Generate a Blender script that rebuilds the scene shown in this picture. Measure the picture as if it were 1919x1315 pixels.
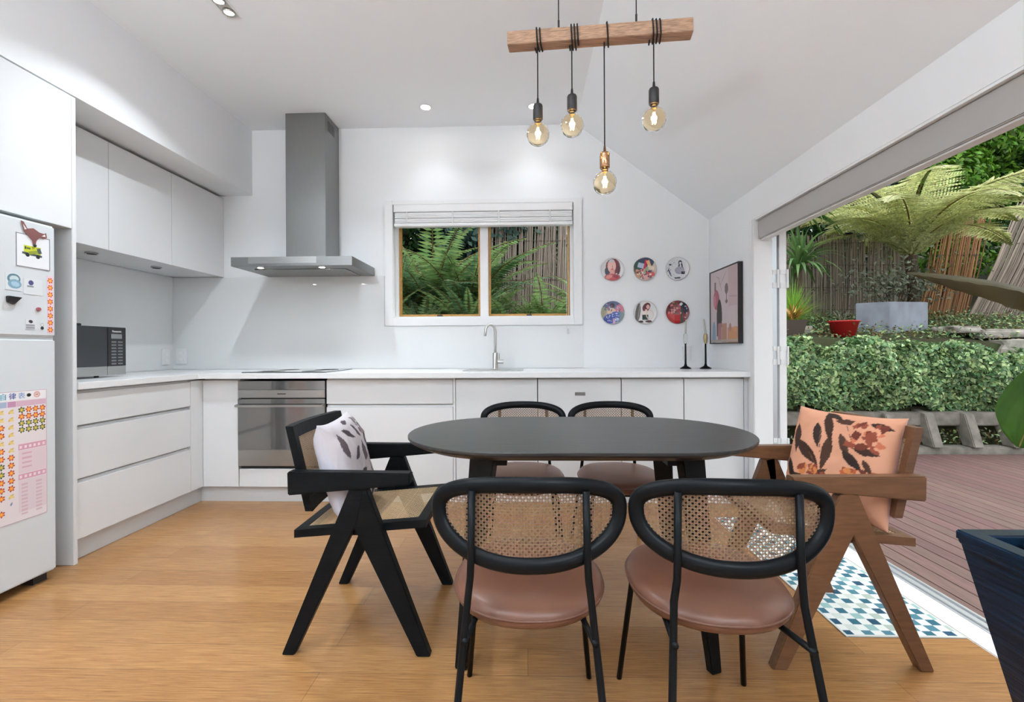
import bpy, bmesh, math, random
import numpy as np
from mathutils import Vector, Matrix, noise as mnoise
EXPO, WORLD, SUN, DLW, DLR, DLT, HOODW, BULBW, UPW = 0.0, 2.3, 1.8, 11.0, 4.0, 9.0, .35, 3.5, 122.0
random.seed(7); rng = np.random.default_rng(7)
PI = math.pi
for o in list(bpy.data.objects): bpy.data.objects.remove(o, do_unlink=True)
S = bpy.context.scene; C = S.collection

# ------------------------------------------------------------ camera
YAW, ROLL, H = math.radians(1.745), math.radians(.3), 1.06
cam_d = bpy.data.cameras.new('camera'); cam = bpy.data.objects.new('camera', cam_d); C.objects.link(cam)
cam_d.sensor_width = 36; cam_d.lens = 36 * 870 / 1919; cam_d.shift_y = -3.5 / 1919
cam_d.clip_start = .05; cam_d.clip_end = 200
_r = Vector((math.cos(YAW), math.sin(YAW), 0)); _f = Vector((-math.sin(YAW), math.cos(YAW), 0)); _u = Vector((0, 0, 1))
_rc = _r * math.cos(ROLL) - _u * math.sin(ROLL); _uc = _r * math.sin(ROLL) + _u * math.cos(ROLL)
cam.matrix_world = Matrix(((_rc.x, _uc.x, -_f.x, 0), (_rc.y, _uc.y, -_f.y, 0), (_rc.z, _uc.z, -_f.z, H), (0, 0, 0, 1)))
S.camera = cam
# ------------------------------------------------------------ world, exposure
S.view_settings.view_transform = 'Standard'; S.view_settings.look = 'None'
S.view_settings.gamma = 1; S.view_settings.use_curve_mapping = False
S.view_settings.exposure = EXPO
w = bpy.data.worlds.new('overcast_sky'); S.world = w; w.use_nodes = True
nt = w.node_tree; nt.nodes.clear()
wo = nt.nodes.new('ShaderNodeOutputWorld'); bg = nt.nodes.new('ShaderNodeBackground')
tc = nt.nodes.new('ShaderNodeTexCoord'); sx = nt.nodes.new('ShaderNodeSeparateXYZ'); cr = nt.nodes.new('ShaderNodeValToRGB')
nt.links.new(tc.outputs['Generated'], sx.inputs[0]); nt.links.new(sx.outputs['Z'], cr.inputs[0])
cr.color_ramp.elements[0].position = 0.0; cr.color_ramp.elements[0].color = (.42, .45, .46, 1)
cr.color_ramp.elements[1].position = .8; cr.color_ramp.elements[1].color = (1.0, 1.03, 1.06, 1)
nt.links.new(cr.outputs[0], bg.inputs[0]); bg.inputs[1].default_value = WORLD
nt.links.new(bg.outputs[0], wo.inputs[0])
sun_d = bpy.data.lights.new('sun', 'SUN'); sun = bpy.data.objects.new('sun', sun_d); C.objects.link(sun)
sun_d.energy = SUN; sun_d.angle = math.radians(35); sun_d.color = (1, .98, .93)
sun.rotation_euler = (math.radians(-22), math.radians(24), 0); sun.location = (4, -3, 9)

# ------------------------------------------------------------ helpers
def tag(o, label=None, cat=None, group=None, kind=None):
    if label: o['label'] = label
    if cat: o['category'] = cat
    if group: o['group'] = group
    if kind: o['kind'] = kind
    return o
def empty(name, loc=(0, 0, 0), label=None, cat=None, group=None, rz=0, kind=None):
    o = bpy.data.objects.new(name, None); C.objects.link(o); o.location = loc; o.rotation_euler = (0, 0, rz)
    o.empty_display_size = .05
    return tag(o, label, cat, group, kind)
def wmat(o):
    m = Matrix.Identity(4)
    while o is not None:
        m = (Matrix.Translation(o.location) @ o.rotation_euler.to_matrix().to_4x4()) @ m; o = o.parent
    return m
def copy_tree(o, parent=None):
    c = o.copy(); C.objects.link(c); c.parent = parent
    for k in ('label', 'group'):
        if parent is None and k in c: pass
    for ch in list(o.children): copy_tree(ch, c)
    return c
def link_mesh(name, verts, faces, mats, parent=None, smooth=False, world=True, midx=None, bevel=0, seg=2):
    me = bpy.data.meshes.new(name); me.from_pydata([tuple(v) for v in verts], [], faces)
    for m in (mats if isinstance(mats, (list, tuple)) else [mats]): me.materials.append(m)
    if midx: me.polygons.foreach_set('material_index', midx)
    if parent is not None and world: me.transform(wmat(parent).inverted())
    if bevel:
        bm = bmesh.new(); bm.from_mesh(me)
        es = [e for e in bm.edges if len(e.link_faces) == 2 and e.calc_face_angle(0) > .5]
        bmesh.ops.bevel(bm, geom=es, offset=bevel, segments=seg, affect='EDGES', clamp_overlap=True)
        bm.to_mesh(me); bm.free()
    if smooth: me.polygons.foreach_set('use_smooth', [True] * len(me.polygons))
    me.update(); o = bpy.data.objects.new(name, me); C.objects.link(o); o.parent = parent
    return o
class MB:
    def __init__(s): s.v = []; s.f = []; s.m = []; s.cur = 0
    def add(s, vs, fs):
        n = len(s.v); s.v += [tuple(v) for v in vs]; s.f += [tuple(i + n for i in f) for f in fs]; s.m += [s.cur] * len(fs); return s
    def mat(s, i): s.cur = i; return s
    def box(s, x0, x1, y0, y1, z0, z1):
        return s.add([(x0,y0,z0),(x1,y0,z0),(x1,y1,z0),(x0,y1,z0),(x0,y0,z1),(x1,y0,z1),(x1,y1,z1),(x0,y1,z1)],
            [(0,3,2,1),(4,5,6,7),(0,1,5,4),(1,2,6,5),(2,3,7,6),(3,0,4,7)])
    def hexa(s, bot, top):      # 4 bottom points ccw, 4 top points
        return s.add(list(bot) + list(top), [(0,3,2,1),(4,5,6,7),(0,1,5,4),(1,2,6,5),(2,3,7,6),(3,0,4,7)])
    def prism(s, pts, ax, a, b):    # polygon in the two other axes, extruded along ax
        n = len(pts)
        def P(p, t): return {'x': (t, p[0], p[1]), 'y': (p[0], t, p[1]), 'z': (p[0], p[1], t)}[ax]
        vs = [P(p, a) for p in pts] + [P(p, b) for p in pts]
        return s.add(vs, [tuple(range(n))[::-1], tuple(range(n, 2*n))] + [(i, (i+1) % n, n + (i+1) % n, n + i) for i in range(n)])
    def tube(s, pts, r, n=10, ref=None, r2=None, closed=False, cap=True):
        pts = [Vector(p) for p in pts]; m = len(pts); vs = []; pr = Vector(ref) if ref else None; side0 = None
        for i, p in enumerate(pts):
            if closed: t = pts[(i+1) % m] - pts[i-1]
            else: t = pts[min(i+1, m-1)] - pts[max(i-1, 0)]
            t.normalize()
            if pr is not None: sd = t.cross(pr)
            else:
                if side0 is None: sd = t.cross(Vector((0, 0, 1)) if abs(t.z) < .9 else Vector((1, 0, 0)))
                else: sd = side0 - t * side0.dot(t)
            sd.normalize(); side0 = sd; up = sd.cross(t).normalized()
            ri = r[i] if isinstance(r, (list, tuple)) else r; rj = (r2 if r2 is not None else ri)
            if isinstance(rj, (list, tuple)): rj = rj[i]
            for k in range(n):
                a = 2*PI*k/n; vs.append(p + sd*ri*math.cos(a) + up*rj*math.sin(a))
        fs = []; L = m if closed else m-1
        for i in range(L):
            for k in range(n): fs.append((i*n+k, i*n+(k+1) % n, ((i+1) % m)*n+(k+1) % n, ((i+1) % m)*n+k))
        if cap and not closed: fs += [tuple(range(n))[::-1], tuple(range((m-1)*n, m*n))]
        return s.add(vs, fs)
    def cyl(s, p, q, r, n=20): return s.tube([p, q], r, n)
    def lathe(s, prof, c=(0, 0, 0), n=32, ax='z'):   # prof [(r, h)]
        vs = []
        for r, h in prof:
            for k in range(n):
                a = 2*PI*k/n; u, v = r*math.cos(a), r*math.sin(a)
                vs.append({'z': (c[0]+u, c[1]+v, c[2]+h), 'y': (c[0]+u, c[1]+h, c[2]+v), 'x': (c[0]+h, c[1]+u, c[2]+v)}[ax])
        fs = [(i*n+k, i*n+(k+1) % n, (i+1)*n+(k+1) % n, (i+1)*n+k) for i in range(len(prof)-1) for k in range(n)]
        if prof[0][0] > 1e-5: fs.append(tuple(range(n))[::-1])
        if prof[-1][0] > 1e-5: fs.append(tuple(range((len(prof)-1)*n, len(prof)*n)))
        return s.add(vs, fs)
    def build(s, name, mats, parent=None, **k):
        o = link_mesh(name, s.v, s.f, mats, parent, midx=s.m if any(s.m) else None, **k)
        return o
def struct(name, mb, mats, parent=None, **k):
    o = mb.build(name, mats, parent, **k)
    if parent is None: o['kind'] = 'structure'
    return o

# ------------------------------------------------------------ materials
def N(nt, t, **k):
    n = nt.nodes.new(t)
    for a, b in k.items(): setattr(n, a, b)
    return n
def mat(name, col, rough=.5, metal=0, noise=0, nscale=20, stretch=(1, 1, 1), bump=0, spec=None, trans=0, ior=1.45, emis=None, estr=0, coat=0, col2=None, island=0, sub=0, attr=None, alpha=1):
    m = bpy.data.materials.new(name); m.use_nodes = True; nt = m.node_tree; b = nt.nodes['Principled BSDF']
    b.inputs['Base Color'].default_value = (*col, 1); b.inputs['Roughness'].default_value = rough; b.inputs['Metallic'].default_value = metal
    b.inputs['Transmission Weight'].default_value = trans; b.inputs['IOR'].default_value = ior
    b.inputs['Coat Weight'].default_value = coat
    if spec is not None: b.inputs['Specular IOR Level'].default_value = spec
    if emis: b.inputs['Emission Color'].default_value = (*emis, 1); b.inputs['Emission Strength'].default_value = estr
    out = None
    if attr:
        a = N(nt, 'ShaderNodeVertexColor', layer_name=attr); out = a.outputs[0]
    if noise or bump or col2:
        tc = N(nt, 'ShaderNodeTexCoord'); mp = N(nt, 'ShaderNodeMapping'); mp.inputs['Scale'].default_value = stretch
        nz = N(nt, 'ShaderNodeTexNoise'); nz.inputs['Scale'].default_value = nscale; nz.inputs['Detail'].default_value = 5
        nt.links.new(tc.outputs['Object'], mp.inputs[0]); nt.links.new(mp.outputs[0], nz.inputs['Vector'])
    if noise or col2:
        mx = N(nt, 'ShaderNodeMix', data_type='RGBA'); r = N(nt, 'ShaderNodeValToRGB')
        r.color_ramp.elements[0].position = .35; r.color_ramp.elements[1].position = .65
        nt.links.new(nz.outputs[0], r.inputs[0]); nt.links.new(r.outputs[0], mx.inputs[0])
        c2 = col2 if col2 else tuple(min(1, c*(1+noise)) for c in col); c1 = col if col2 else tuple(c*(1-noise) for c in col)
        mx.inputs[6].default_value = (*c1, 1); mx.inputs[7].default_value = (*c2, 1); out = mx.outputs[2]
    if island:
        g = N(nt, 'ShaderNodeNewGeometry'); hs = N(nt, 'ShaderNodeHueSaturation')
        ma = N(nt, 'ShaderNodeMapRange'); ma.inputs['To Min'].default_value = 1-island; ma.inputs['To Max'].default_value = 1+island*1.3
        nt.links.new(g.outputs['Random Per Island'], ma.inputs[0]); nt.links.new(ma.outputs[0], hs.inputs['Value'])
        mb = N(nt, 'ShaderNodeMapRange'); mb.inputs['To Min'].default_value = .48; mb.inputs['To Max'].default_value = .52
        wn = N(nt, 'ShaderNodeTexWhiteNoise', noise_dimensions='1D'); nt.links.new(g.outputs['Random Per Island'], wn.inputs['W'])
        nt.links.new(wn.outputs[0], mb.inputs[0]); nt.links.new(mb.outputs[0], hs.inputs['Hue'])
        if out: nt.links.new(out, hs.inputs['Color'])
        else: hs.inputs['Color'].default_value = (*col, 1)
        out = hs.outputs[0]
    if out: nt.links.new(out, b.inputs['Base Color'])
    if bump:
        bp = N(nt, 'ShaderNodeBump'); bp.inputs['Strength'].default_value = bump; bp.inputs['Distance'].default_value = .01
        nt.links.new(nz.outputs[0], bp.inputs['Height']); nt.links.new(bp.outputs[0], b.inputs['Normal'])
    if sub:     # thin leaf: some light passes through
        tr = N(nt, 'ShaderNodeBsdfTranslucent'); ms = N(nt, 'ShaderNodeMixShader'); ms.inputs[0].default_value = sub
        if out: nt.links.new(out, tr.inputs[0])
        else: tr.inputs[0].default_value = (*col, 1)
        nt.links.new(b.outputs[0], ms.inputs[1]); nt.links.new(tr.outputs[0], ms.inputs[2])
        nt.links.new(ms.outputs[0], nt.nodes['Material Output'].inputs[0])
    return m
M = {}
M['wall'] = mat('wall_paint', (.865, .875, .885), .6, bump=.02, nscale=200)
M['ceil'] = mat('ceiling_paint', (.90, .92, .94), .8)
M['trim'] = mat('gloss_white_trim', (.84, .84, .84), .3)
M['cab'] = mat('white_lacquer', (.75, .755, .76), .14, spec=.5)
M['cabin'] = mat('cabinet_shadow_gap', (.62, .62, .60), .4)
M['plinth'] = mat('grey_white_kickboard', (.66, .66, .66), .3)
M['top'] = mat('white_worktop', (.82, .82, .82), .2, noise=.01, nscale=90)
M['splash'] = mat('pale_glass_splashback', (.77, .78, .78), .06, coat=.5)
M['steel'] = mat('brushed_steel', (.42, .42, .41), .3, 1, noise=.05, nscale=12, stretch=(1, 1, 60))
M['steelh'] = mat('hood_steel', (.27, .27, .267), .38, 1, noise=.04, nscale=8, stretch=(60, 60, 1))
M['alu'] = mat('aluminium', (.62, .65, .68), .3, .7)
M['chrome'] = mat('brushed_nickel', (.55, .54, .51), .28, 1)
M['blackgl'] = mat('black_glass', (.012, .014, .018), .05, coat=.5)
M['ovengl'] = mat('grey_mirror_glass', (.25, .25, .245), .08, .85)
M['darkgap'] = mat('dark_gap', (.02, .02, .02), .6)
M['filter'] = mat('hood_filter', (.3, .3, .29), .4, 1, noise=.3, nscale=60, stretch=(40, 1, 1))
M['black'] = mat('black_plastic', (.018, .018, .02), .4)
M['blackwood'] = mat('black_stained_wood', (.004, .005, .006), .45, noise=.35, nscale=6, stretch=(2, 30, 30), bump=.05, spec=.13)
M['blackmetal'] = mat('black_powder_coat', (.005, .006, .007), .32, spec=.13)
M['tabletop'] = mat('dark_stained_oak', (.026, .025, .0245), .33, noise=.3, nscale=5, stretch=(1.2, 30, 30), bump=.04)
M['tableleg'] = mat('black_oak_leg', (.008, .008, .008), .4, noise=.2, nscale=8, spec=.13)
M['teak'] = mat('brown_teak', (.15, .068, .031), .42, noise=.16, nscale=4, stretch=(3, 20, 20), bump=.04)
M['cane'] = mat('natural_cane', (.20, .118, .068), .55, island=.12)
M['canel'] = mat('pale_cane', (.52, .355, .20), .55, island=.12)
M['leather'] = mat('tan_leather', (.135, .057, .034), .36, noise=.1, nscale=8, bump=.06)
M['piping'] = mat('leather_piping', (.12, .05, .03), .45)
M['beam'] = mat('pendant_beam_wood', (.36, .215, .135), .5, noise=.3, nscale=5, stretch=(2, 40, 40), bump=.05)
M['cord'] = mat('black_fabric_cord', (.008, .008, .008), .8)
M['copper'] = mat('copper_socket', (.45, .25, .14), .15, 1)
M['bulb'] = mat('amber_glass', (1, .82, .55), .02, trans=1, ior=1.10)
M['filament'] = mat('glowing_filament', (1, .6, .25), .5, emis=(1, .58, .22), estr=110)
M['lampglow'] = mat('downlight_glow', (1, 1, 1), .5, emis=(1, .97, .92), estr=14)
M['hoodglow'] = mat('hood_lamp_glow', (1, 1, 1), .5, emis=(1, .97, .9), estr=30)
M['fridge'] = mat('fridge_white', (.68, .71, .73), .3)
M['plastic'] = mat('white_plastic', (.8, .8, .8), .35)
M['paint'] = mat('printed_surface', (1, 1, 1), .45, attr='Col')
M['fabric'] = mat('printed_cotton', (1, 1, 1), .85, attr='Col')
M['glaze'] = mat('printed_glazed_plate', (1, 1, 1), .2, attr='Col')
M['rugm'] = mat('woven_rug', (1, 1, 1), .95, attr='Col')
M['planter'] = mat('blue_glazed_planter', (.004, .016, .036), .3, noise=.6, nscale=4, stretch=(1, 1, 30), bump=.35)
M['pot'] = mat('inner_grey_pot', (.12, .125, .11), .5)
M['pebble'] = mat('beige_pebble', (.5, .38, .28), .7, island=.3)
M['soil'] = mat('soil', (.05, .035, .022), .95, noise=.5, nscale=40, bump=.5)
M['bigleaf'] = mat('glossy_green_leaf', (.026, .070, .004), .5, spec=.15, noise=.25, nscale=3, stretch=(1, 14, 1), sub=.2)
M['oldleaf'] = mat('dull_olive_leaf', (.075, .065, .028), .5, noise=.3, nscale=8, sub=.2)
M['stem'] = mat('leaf_stem', (.16, .11, .03), .5)
M['deck'] = mat('brown_red_decking', (.135, .076, .068), .7, noise=.2, nscale=5, stretch=(30, 1.5, 30), island=.12, bump=.15)
M['sill'] = mat('white_sill', (.9, .9, .9), .3)
M['conc'] = mat('weathered_concrete', (.23, .215, .185), .9, noise=.28, nscale=9, bump=.4)
M['box'] = mat('grey_blue_concrete', (.27, .295, .35), .8, noise=.25, nscale=4, stretch=(1, 1, .5), bump=.1)
M['redpot'] = mat('red_plastic_tub', (.55, .02, .025), .35)
M['brownpot'] = mat('brown_pot', (.09, .065, .055), .6)
M['stone'] = mat('garden_stone', (.40, .37, .33), .9, noise=.3, nscale=7, bump=.5)
M['ground'] = mat('leaf_litter_ground', (.045, .038, .02), .95, col2=(.05, .065, .022), nscale=5, bump=.5)
M['reed'] = mat('reed_cane', (.30, .245, .205), .8, island=.45)
M['reedb'] = mat('orange_brown_reed', (.33, .17, .08), .8, island=.35)
M['bark'] = mat('bark', (.10, .07, .05), .9, noise=.4, nscale=12, stretch=(4, 4, 1), bump=.5)
M['hedge'] = mat('hedge_leaf', (.33, .45, .20), .3, island=.6, sub=.2)
M['hedge2'] = mat('hedge_leaf_dark', (.13, .25, .11), .3, island=.6, sub=.2)
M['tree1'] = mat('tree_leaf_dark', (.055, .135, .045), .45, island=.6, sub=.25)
M['tree2'] = mat('tree_leaf_bright', (.13, .29, .03), .45, island=.6, sub=.3)
M['tree3'] = mat('tree_leaf_blue', (.06, .12, .10), .45, island=.6, sub=.25)
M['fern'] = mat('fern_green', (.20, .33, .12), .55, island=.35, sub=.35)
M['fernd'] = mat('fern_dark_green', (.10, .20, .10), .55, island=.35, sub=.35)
M['treefern'] = mat('tree_fern_yellow_green', (.62, .65, .34), .6, island=.3, sub=.5)
M['lime'] = mat('lime_grass', (.27, .48, .08), .6, island=.3, sub=.35)
M['yucca'] = mat('strap_leaf', (.17, .32, .11), .45, island=.35, sub=.3)
M['greysh'] = mat('grey_green_leaf', (.20, .23, .17), .6, island=.4, sub=.2)
M['brom'] = mat('bromeliad_leaf', (.45, .28, .06), .4, island=.5, sub=.2)
M['sash'] = mat('golden_timber_sash', (.42, .22, .05), .4, noise=.2, nscale=8, stretch=(4, 4, 30))
M['candle'] = mat('grey_wax', (.5, .49, .45), .5)
M['brass'] = mat('antique_brass', (.45, .36, .2), .35, .8)
M['glassclear'] = mat('window_glass', (1, 1, 1), .0, trans=1, ior=1.0)
M['tintgl'] = mat('clear_holder_glass', (.9, .9, .85), .05, trans=1, ior=1.3)
def floor_mat():
    m = bpy.data.materials.new('bamboo_planks'); m.use_nodes = True; nt = m.node_tree; b = nt.nodes['Principled BSDF']
    tc = N(nt, 'ShaderNodeTexCoord'); br = N(nt, 'ShaderNodeTexBrick', offset=.37, squash=1)
    nt.links.new(tc.outputs['Object'], br.inputs[0]); br.inputs['Scale'].default_value = 1
    br.inputs['Brick Width'].default_value = 1.85; br.inputs['Row Height'].default_value = .137; br.inputs['Mortar Size'].default_value = .0009
    br.inputs['Mortar Smooth'].default_value = .3; br.inputs['Bias'].default_value = 0
    br.inputs['Color1'].default_value = (.37, .18, .064, 1); br.inputs['Color2'].default_value = (.46, .235, .088, 1); br.inputs['Mortar'].default_value = (.2, .11, .05, 1)
    mp = N(nt, 'ShaderNodeMapping'); mp.inputs['Scale'].default_value = (2.2, 90, 1); nt.links.new(tc.outputs['Object'], mp.inputs[0])
    nz = N(nt, 'ShaderNodeTexNoise'); nz.inputs['Scale'].default_value = 3; nz.inputs['Detail'].default_value = 6; nz.inputs['Roughness'].default_value = .7
    nt.links.new(mp.outputs[0], nz.inputs['Vector'])
    r = N(nt, 'ShaderNodeValToRGB'); r.color_ramp.elements[0].position = .3; r.color_ramp.elements[0].color = (.42, .38, .33, 1)
    r.color_ramp.elements[1].position = .68; r.color_ramp.elements[1].color = (1.15, 1.15, 1.15, 1); nt.links.new(nz.outputs[0], r.inputs[0])
    mx = N(nt, 'ShaderNodeMix', data_type='RGBA', blend_type='MULTIPLY'); mx.inputs[0].default_value = .9
    nt.links.new(br.outputs[0], mx.inputs[6]); nt.links.new(r.outputs[0], mx.inputs[7]); nt.links.new(mx.outputs[2], b.inputs['Base Color'])
    b.inputs['Roughness'].default_value = .24; b.inputs['Specular IOR Level'].default_value = .45
    bp = N(nt, 'ShaderNodeBump'); bp.inputs['Strength'].default_value = .08; bp.inputs['Distance'].default_value = .003
    nt.links.new(nz.outputs[0], bp.inputs['Height']); nt.links.new(bp.outputs[0], b.inputs['Normal'])
    return m
M['floor'] = floor_mat()

# ------------------------------------------------------------ painting helpers (surface prints held in a colour attribute)
def srgb(h):
    c = [int(h[i:i+2], 16)/255 for i in (0, 2, 4)]
    return np.array([x/12.92 if x < .04045 else ((x+.055)/1.055)**2.4 for x in c])
def paint(me, P, fn, layer='Col'):
    col = fn(P[:, 0], P[:, 1]); a = me.color_attributes.new(layer, 'FLOAT_COLOR', 'POINT')
    a.data.foreach_set('color', np.concatenate([col, np.ones((len(col), 1))], 1).astype(np.float32).ravel())
def layers(bgc, L):
    bgc = srgb(bgc)
    def fn(u, v):
        col = np.tile(bgc, (len(u), 1)).astype(float)
        for l in L:
            k, cx, cy, a, b, rot, c = l; c = srgb(c); t = math.radians(rot)
            x = (u-cx)*math.cos(t)+(v-cy)*math.sin(t); y = -(u-cx)*math.sin(t)+(v-cy)*math.cos(t)
            if k == 'e': m = (x/a)**2+(y/b)**2 < 1
            elif k == 'r': m = (abs(x) < a) & (abs(y) < b)
            elif k == 'o': q = (x/a)**2+(y/b)**2; m = (q < 1) & (q > .62)
            elif k == 'l': m = (abs(x) < a) & (abs(y) < b*(1-(x/a)**2)*(1-.25*x/a))
            elif k == 'f':   # flower sticker, dark rim then petals
                r = np.hypot(x, y); th = np.arctan2(y, x); m = r < a*(.82+.18*np.cos(6*th))
            col[m] = c
        return col
    return fn
def sheet(name, o, ux, uy, wd, ht, nx, ny, fn, m, parent, thick=.0008):
    # flat printed card: origin o, unit vectors ux, uy, size wd x ht, thickness along normal
    o, ux, uy = Vector(o), Vector(ux), Vector(uy); nn = ux.cross(uy)
    U, V = np.meshgrid(np.linspace(0, wd, nx), np.linspace(0, ht, ny)); U = U.ravel(); V = V.ravel()
    P = np.array(o)+np.outer(U, ux)+np.outer(V, uy)+np.array(nn)*thick
    idx = np.arange(nx*ny).reshape(ny, nx)
    F = np.stack([idx[:-1, :-1], idx[:-1, 1:], idx[1:, 1:], idx[1:, :-1]], -1).reshape(-1, 4).tolist()
    k = nx*ny; bc = [o, o+ux*wd, o+ux*wd+uy*ht, o+uy*ht]
    vs = P.tolist()+[tuple(b) for b in bc]
    c = [0, nx-1, nx*ny-1, nx*(ny-1)]
    edges = [[int(q) for q in idx[0, :]], [int(q) for q in idx[:, -1]], [int(q) for q in idx[-1, ::-1]], [int(q) for q in idx[::-1, 0]]]
    for i, e in enumerate(edges): F.append([k+i, k+(i+1) % 4]+e[::-1])
    F.append([k+3, k+2, k+1, k])
    ob = link_mesh(name, vs, F, m, parent)
    UU = np.concatenate([U, [0, wd, wd, 0]]); VV = np.concatenate([V, [0, 0, ht, ht]])
    paint(ob.data, np.stack([UU, VV], 1), fn); return ob
def text_mesh(name, body, size, mtx, m, parent, ext=.0006):
    cu = bpy.data.curves.new(name, 'FONT'); cu.body = body; cu.size = size; cu.extrude = ext; cu.align_x = 'CENTER'; cu.align_y = 'CENTER'
    o = bpy.data.objects.new(name, cu); C.objects.link(o)
    dg = bpy.context.evaluated_depsgraph_get(); me = bpy.data.meshes.new_from_object(o.evaluated_get(dg))
    bpy.data.objects.remove(o, do_unlink=True)
    me.transform(mtx); me.transform(wmat(parent).inverted()); me.materials.clear(); me.materials.append(m)
    ob = bpy.data.objects.new(name, me); C.objects.link(ob); ob.parent = parent; return ob
def mtx(o, ux, uy):
    ux, uy = Vector(ux), Vector(uy); n = ux.cross(uy)
    return Matrix(((ux.x, uy.x, n.x, o[0]), (ux.y, uy.y, n.y, o[1]), (ux.z, uy.z, n.z, o[2]), (0, 0, 0, 1)))
def cane(name, mapf, inside, u0, u1, v0, v1, p, m, parent, w=.0012, wd=.0009, world=False):
    V = []; F = []
    def strand(a, b, w, off):
        L = math.dist(a, b); n = max(2, int(L/(p/3))); dx, dy = (b[0]-a[0])/L, (b[1]-a[1])/L; nx, ny = -dy*w, dx*w; prev = False
        for i in range(n+1):
            t = i/n; x, y = a[0]+(b[0]-a[0])*t, a[1]+(b[1]-a[1])*t; ok = inside(x, y)
            if ok:
                V.append(mapf(x+nx, y+ny, off)); V.append(mapf(x-nx, y-ny, off)); k = len(V)
                if prev: F.append((k-4, k-3, k-1, k-2))
            prev = ok
    i0, i1 = math.floor(u0/p), math.ceil(u1/p); j0, j1 = math.floor(v0/p), math.ceil(v1/p)
    for i in range(i0, i1+1):
        for s in (-.25, .25):
            x = (i+s)*p
            if u0 < x < u1: strand((x, v0), (x, v1), w, .0004)
    for j in range(j0, j1+1):
        for s in (-.25, .25):
            y = (j+s)*p
            if v0 < y < v1: strand((u0, y), (u1, y), w, -.0004)
    W, Hh = u1-u0, v1-v0
    for k in range(math.floor((u0+v0)/p)-1, math.ceil((u1+v1)/p)+2):
        c = (k+.5)*p; xa = max(u0, c-v1); xb = min(u1, c-v0)
        if xb-xa > p: strand((xa, c-xa), (xb, c-xb), wd, .0009)
    for k in range(math.floor((u0-v1)/p)-1, math.ceil((u1-v0)/p)+2):
        c = (k+.5)*p; xa = max(u0, c+v0); xb = min(u1, c+v1)
        if xb-xa > p: strand((xa, xa-c), (xb, xb-c), wd, -.0009)
    return link_mesh(name, V, F, m, parent, world=world)
# ============================================================ ROOM SHELL
YB = 3.82; XL = -2.975; XR = 1.49; ZC = 2.90; XC = .42; ZR = 2.10; YR = -3.4
struct('floor', MB().box(XL-.12, 1.60, YR-.1, YB+.1, -.12, 0), M['floor'])
# back wall with window opening X -1.10..0.40, Z 1.32..2.26
wx0, wx1, wz0, wz1 = -1.105, .40, 1.318, 2.262
bw = MB()
bw.box(XL-.12, wx0, YB, YB+.16, 0, ZC+.1).box(wx0, wx1, YB, YB+.16, 0, wz0).box(wx0, wx1, YB, YB+.16, wz1, ZC+.1).box(wx1, XC, YB, YB+.16, 0, ZC+.1)
bw.prism([(XC, 0), (XR+.15, 0), (XR+.15, ZR+.02), (XC, ZC+.1)], 'y', YB, YB+.16)
struct('wall_back', bw, M['wall'])
struct('wall_left', MB().box(XL-.12, XL, YR-.1, YB, 0, ZC+.1), M['wall'])
struct('wall_rear', MB().box(XL, XR+.15, YR-.12, YR, 0, ZC+.1), M['wall'])
YJ = 3.075; YE = -.9
wr = MB().box(XR, XR+.11, YJ, YB, 0, ZR+.02).box(XR, XR+.11, YE, YJ, 1.90, ZR+.02).box(XR, XR+.11, YR, YE, 0, ZR+.02)
struct('wall_right', wr, M['wall'])
ce = MB().box(XL-.12, XC, YR-.1, YB+.16, ZC, ZC+.1)
ce.prism([(XC, ZC), (XR+.3, ZC-(XR+.3-XC)*.748), (XR+.3, ZC-(XR+.3-XC)*.748+.1), (XC, ZC+.1)], 'y', YR-.1, YB+.16)
struct('ceiling', ce, M['ceil'])
struct('wall_bulkhead', MB().box(XL, -2.285, YR, YB, 2.355, ZC), M['wall'])
# architrave and jamb of the garden opening
struct('trim_1', MB().box(XR-.012, XR, YJ, YJ+.05, 0, 1.9).box(XR-.012, XR+.110, YJ-.014, YJ, 0, 1.9), M['trim'], bevel=.003)
struct('trim_2', MB().box(XR, XR+.11, YE, YJ-.016, 1.888, 1.899), M['trim'])
tr3 = struct('trim_3', MB().box(1.598, 1.70, YE, YB-.3, -.10, .004), M['sill'], bevel=.003)
# head and track of the folding doors
struct('trim_4', MB().box(1.603, 1.75, YE, YJ+.7, 1.853, 1.95), M['trim'], bevel=.003)
struct('trim_5', MB().box(1.702, 1.775, YE, YJ+.7, -.10, .006).box(1.712, 1.717, YE, YJ+.7, .006, .014).box(1.75, 1.755, YE, YJ+.7, .006, .014), M['alu'])
# folded door leaves stacked against the outside of the wall
for i, (xa, xb) in enumerate(((1.606, 1.640), (1.656, 1.702))):
    d = empty('door_%d' % (i+1), (xa, 3.1, .02), kind='structure')
    y0, y1, z0, z1 = 3.085, 3.80, .02, 1.85
    MB().box(xa, xb, y0, y0+.06, z0, z1).box(xa, xb, y1-.06, y1, z0, z1).box(xa, xb, y0+.06, y1-.06, z0, z0+.08).box(xa, xb, y0+.06, y1-.06, z1-.06, z1).build('door_frame', M['alu' if i == 0 else 'trim'], d, bevel=.002)
    MB().box(xa+.012, xa+.018, y0+.06, y1-.06, z0+.08, z1-.06).build('door_glass', M['glassclear'], d)
    for zz in (.95, 1.45, .35):
        MB().cyl((xb+.003, y0-.006, zz), (xb+.003, y0-.006, zz+.12), .007, 10).box(xa+.006, xb+.002, y0-.004, y0, zz, zz+.035).box(xa+.006, xb+.002, y0-.004, y0, zz+.09, zz+.12).build('door_hinge', M['plastic'], d)
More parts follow.
